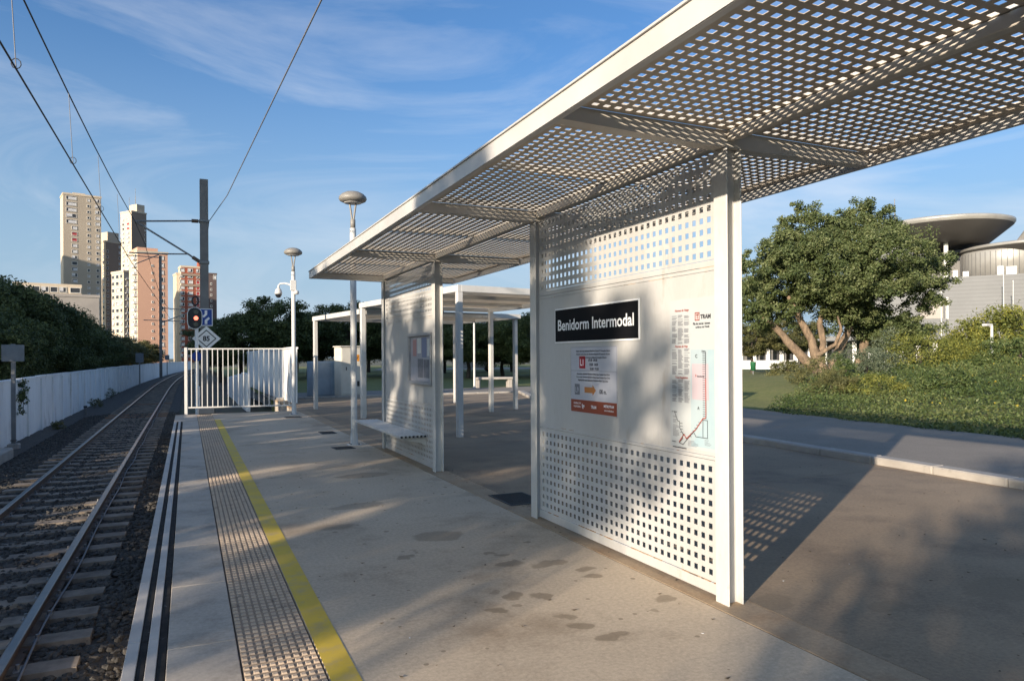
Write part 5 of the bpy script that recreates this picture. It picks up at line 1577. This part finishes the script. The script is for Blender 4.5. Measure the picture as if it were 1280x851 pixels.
# yellow-green tree on the right and small olive trees by the far street
yt = at(1245, 466, 42)
yy = thing('pepper_tree', 'yellow green drooping tree behind the white park lamp', 'tree', (yt.x, yt.y, yt.z - .3))
trunk_mb([([(0, 0, -.2), (.1, 0, .8), (0, .1, 1.6), (.2, 0, 2.6)], [.2, .16, .13, .06]), ([(0, 0, .7), (-.8, .2, 1.7), (-1.5, .3, 2.5)], [.12, .09, .04]), ([(0, 0, .8), (.9, -.2, 1.7), (1.6, -.3, 2.4)], [.12, .09, .04])], 8).build('trunk', 'bark_dark', yy, world=False)
for dx, dz, R in ((-1.5, 2.2, 1.6), (.3, 3.0, 1.9), (2.1, 2.6, 1.8), (-2.5, 1.1, 1.2), (.3, 1.2, 1.9), (2.3, 1.0, 1.7)):
    v = RT * dx
    link_mesh('bough', crown_mesh('bough', 90, 70, (R, R, R * .75), (.21, .075), 'leaf_yellow', int(dx * 10) + 60, .25, .35, droop=1.2), yy, (v.x, v.y, dz))
for i, (x, ty, D, R, lab) in enumerate(((940, 405, 62, 3.0, 'small olive green tree left of the carob by the far street'), (985, 400, 66, 3.2, 'small olive green tree behind the carob trunks by the far street'), (1120, 395, 62, 3.0, 'dark leafed tree tucked behind the carob crown'))):
    p = at(x, ty, D)
    tree(lab, p.x, p.y, -.05, p.z + .05, R, 'olive' if i < 2 else 'dark1', i, low=.38)

# shrubs on the planted mound
def shrub(label, x, y, D, R, Hh, m, leaf, seed, n=70, per=60, name='shrub'):
    p = at(x, y, D)
    z = float(lawn_z(np.array(p.x), np.array(p.y)))
    T = thing(name, label, 'shrub', (p.x, p.y, z))
    link_mesh('foliage', crown_mesh('foliage', n, per, (R, R, Hh), leaf, m, seed, .26, .35, floor=-.35), T, (0, 0, Hh * .35))
    trunk_mb([([(0, 0, -.1), (.02, 0, Hh * .5)], [.05, .03]), ([(0, 0, 0), (.2 * R, .1, Hh * .6)], [.04, .02]), ([(0, 0, 0), (-.2 * R, -.1, Hh * .6)], [.04, .02])], 6).build('stem', 'bark_dark', T, world=False)
shrub('rounded grey green sage shrub in front of the carob', 1083, 475, 27, 1.25, 1.05, 'leaf_sage', (.085, .035), 71, 110, 80)
shrub('taller grey green shrub at the foot of the carob trunks', 1115, 470, 31, 1.2, 1.1, 'leaf_sage', (.10, .04), 72, 100, 70)
shrub('yellow bronze shrub left of the sage shrub', 1020, 485, 27, 1.1, .75, 'leaf_olive', (.09, .03), 73)
shrub('yellow flowering shrub between sage and pepper tree', 1150, 465, 30, 1.5, 1.1, 'leaf_yellow', (.11, .04), 74, 110, 70)
shrub('golden shrub below the pepper tree', 1195, 462, 30, 1.4, 1.0, 'leaf_yellow', (.11, .04), 75, 100, 70)
shrub('upright bright green shrub beside the carob base', 1057, 485, 25, .45, .95, 'leaf_cover', (.14, .03), 76, 40, 60)
shrub('leafy green bush at the right end of the mound', 1275, 466, 28, 1.5, 1.0, 'leaf_cover', (.12, .05), 77, 90, 70)
shrub('bronze grassy clump in front of the carob trunks', 1040, 492, 23, .8, .6, 'leaf_olive', (.16, .02), 79, 60, 70)
shrub('dry yellow grass clump on the slope below the sage shrub', 1100, 488, 22, .9, .55, 'leaf_yellow', (.15, .02), 84, 60, 70)
shrub('bushy green clump on the slope below the golden shrub', 1180, 485, 21, .9, .6, 'leaf_cover', (.10, .04), 85, 60, 80)
shrub('low bronze bush on the lawn crest', 985, 474, 40, 1.2, .6, 'leaf_olive', (.11, .05), 78)

# ground cover on the mound: nobody could count it
def cover(name, n, m, seed, leaf, hmul, keep, label):
    r = np.random.default_rng(seed)
    x = r.uniform(13.6, 36, n * 3)
    y = r.uniform(-2, 26, n * 3)
    edge = kerb_np(y) + RW + .1
    ok = (x > edge + .15 * np.sin(y * 3) - .1) & keep(x, y)
    x, y = x[ok][:n], y[ok][:n]
    n = len(x)
    lump = .5 + .5 * np.sin(x * 1.9 + np.sin(y * 1.3) * 2) * np.cos(y * 2.2 + x * .6)
    rise = np.clip((x - (kerb_np(y) + RW)) / 1.2, .25, 1)
    z = lawn_z(x, y) + r.random(n) ** .7 * (.14 + .34 * lump) * hmul * rise
    nrm = r.normal(size=(n, 3)) * .6 + np.array([0, 0, .8])
    nrm /= np.linalg.norm(nrm, axis=1)[:, None]
    t = np.cross(nrm, r.normal(size=(n, 3))); t /= np.linalg.norm(t, axis=1)[:, None]
    b = np.cross(nrm, t)
    sc = r.uniform(.6, 1.4, n)[:, None]
    l, w = leaf[0] * .5 * sc, leaf[1] * .5 * sc
    p = np.stack([x, y, z], 1)
    V = np.stack([p + t * l, p + b * w, p - t * l, p - b * w], 1).reshape(-1, 3)
    patch = .5 + .5 * np.sin(x * .8 + 1.3 * np.sin(y * .7))
    tone = np.clip(.5 * r.random(n) + .35 * patch + .1, 0, 1)
    o = link_mesh(name, np_mesh(name, V, np.arange(n * 4).reshape(n, 4), m, tone))
    return tag(o, label, 'ground cover', kind='stuff')
bed = lambda x, y: (y - .62 * x < 6.2) & (r_in(x, y))
def r_in(x, y):
    D = .416 * x + .909 * y
    return (D > 8) & (D < 34)
cover('ground_cover', 190000, 'leaf_cover', 81, (.075, .035), 1.0, bed, 'low leafy green planting covering the mound across the road')
cover('flowers', 1800, 'flower_yellow', 82, (.06, .05), 1.15, lambda x, y: bed(x, y) & (np.sin(x * .9 + y * .5) > -.2) & (x > 17), 'scattered yellow flowers over the planted mound')

# bits of leaf and grit lying on the paving: nobody could count them
def litter(name, n, xr, yr, m, seed, size, label):
    r = np.random.default_rng(seed)
    x, y = r.uniform(*xr, n), r.uniform(*yr, n)
    a, sz = r.uniform(0, 6.28, n), r.uniform(*size, n)
    k = np.array([(-1, -.25), (0, -.5), (1, 0), (.1, .5)])
    ca, sa = np.cos(a)[:, None], np.sin(a)[:, None]
    u, v = k[None, :, 0] * sz[:, None], k[None, :, 1] * sz[:, None]
    V = np.stack([x[:, None] + u * ca - v * sa, y[:, None] + u * sa + v * ca, .004 + np.abs(u) * .25 + 0 * v], -1).reshape(-1, 3)
    o = link_mesh(name, np_mesh(name, V, np.arange(n * 4).reshape(n, 4), m, r.random(n)))
    return tag(o, label, 'litter', kind='stuff')
mat('dry_leaf', (0.06, 0.045, 0.03), (0.12, 0.08, 0.045), 20, 0.9)
litter('leaf_litter', 420, (.8, 8.2), (2.0, 20), 'dry_leaf', 91, (.006, .02), 'tiny dry leaves and grit scattered over the paving')
litter('paper_scraps', 26, (.8, 8.0), (2.5, 14), 'sign_white', 92, (.004, .012), 'few tiny pale scraps lying on the paving')
litter('leaf_litter', 260, (3.1, 3.3), (3.3, 12.0), 'dry_leaf', 93, (.005, .016), 'dry leaves gathered along the foot of the shelter walls')

# creeper on the white wall and weeds at its foot
cw = thing('creeper', 'sparse creeper hanging down the white wall beside the grey sign', 'plant', (-4.0, 22.6, .9))
link_mesh('foliage', crown_mesh('foliage', 16, 22, (.10, .75, .5), (.09, .05), 'leaf_dark', 95, .35, .2), cw, (0, 0, -.35))
MB().tube([(0, .1, .15), (.02, 0, -.3), (.01, .12, -.8)], .008, 5).build('stem', 'bark_dark', cw, world=False)
for i, (x, y, R, lab) in enumerate(((-3.7, 36, .35, 'weed tuft at the foot of the white wall'), (-3.6, 25.5, .22, 'small weed in the ballast by the white wall'), (-3.75, 44, .45, 'dry weed clump farther along the white wall'))):
    wd_ = thing('weed', lab, 'plant', (x, y, -.58))
    link_mesh('foliage', crown_mesh('foliage', 26, 24, (R, R * 1.6, R * .8), (.10, .025), 'leaf_olive', 96 + i, .35, .2, floor=-.2), wd_, (0, 0, R * .3))
    MB().tube([(0, 0, -.05), (0, 0, R * .5)], .01, 5).build('stem', 'bark_dark', wd_, world=False)
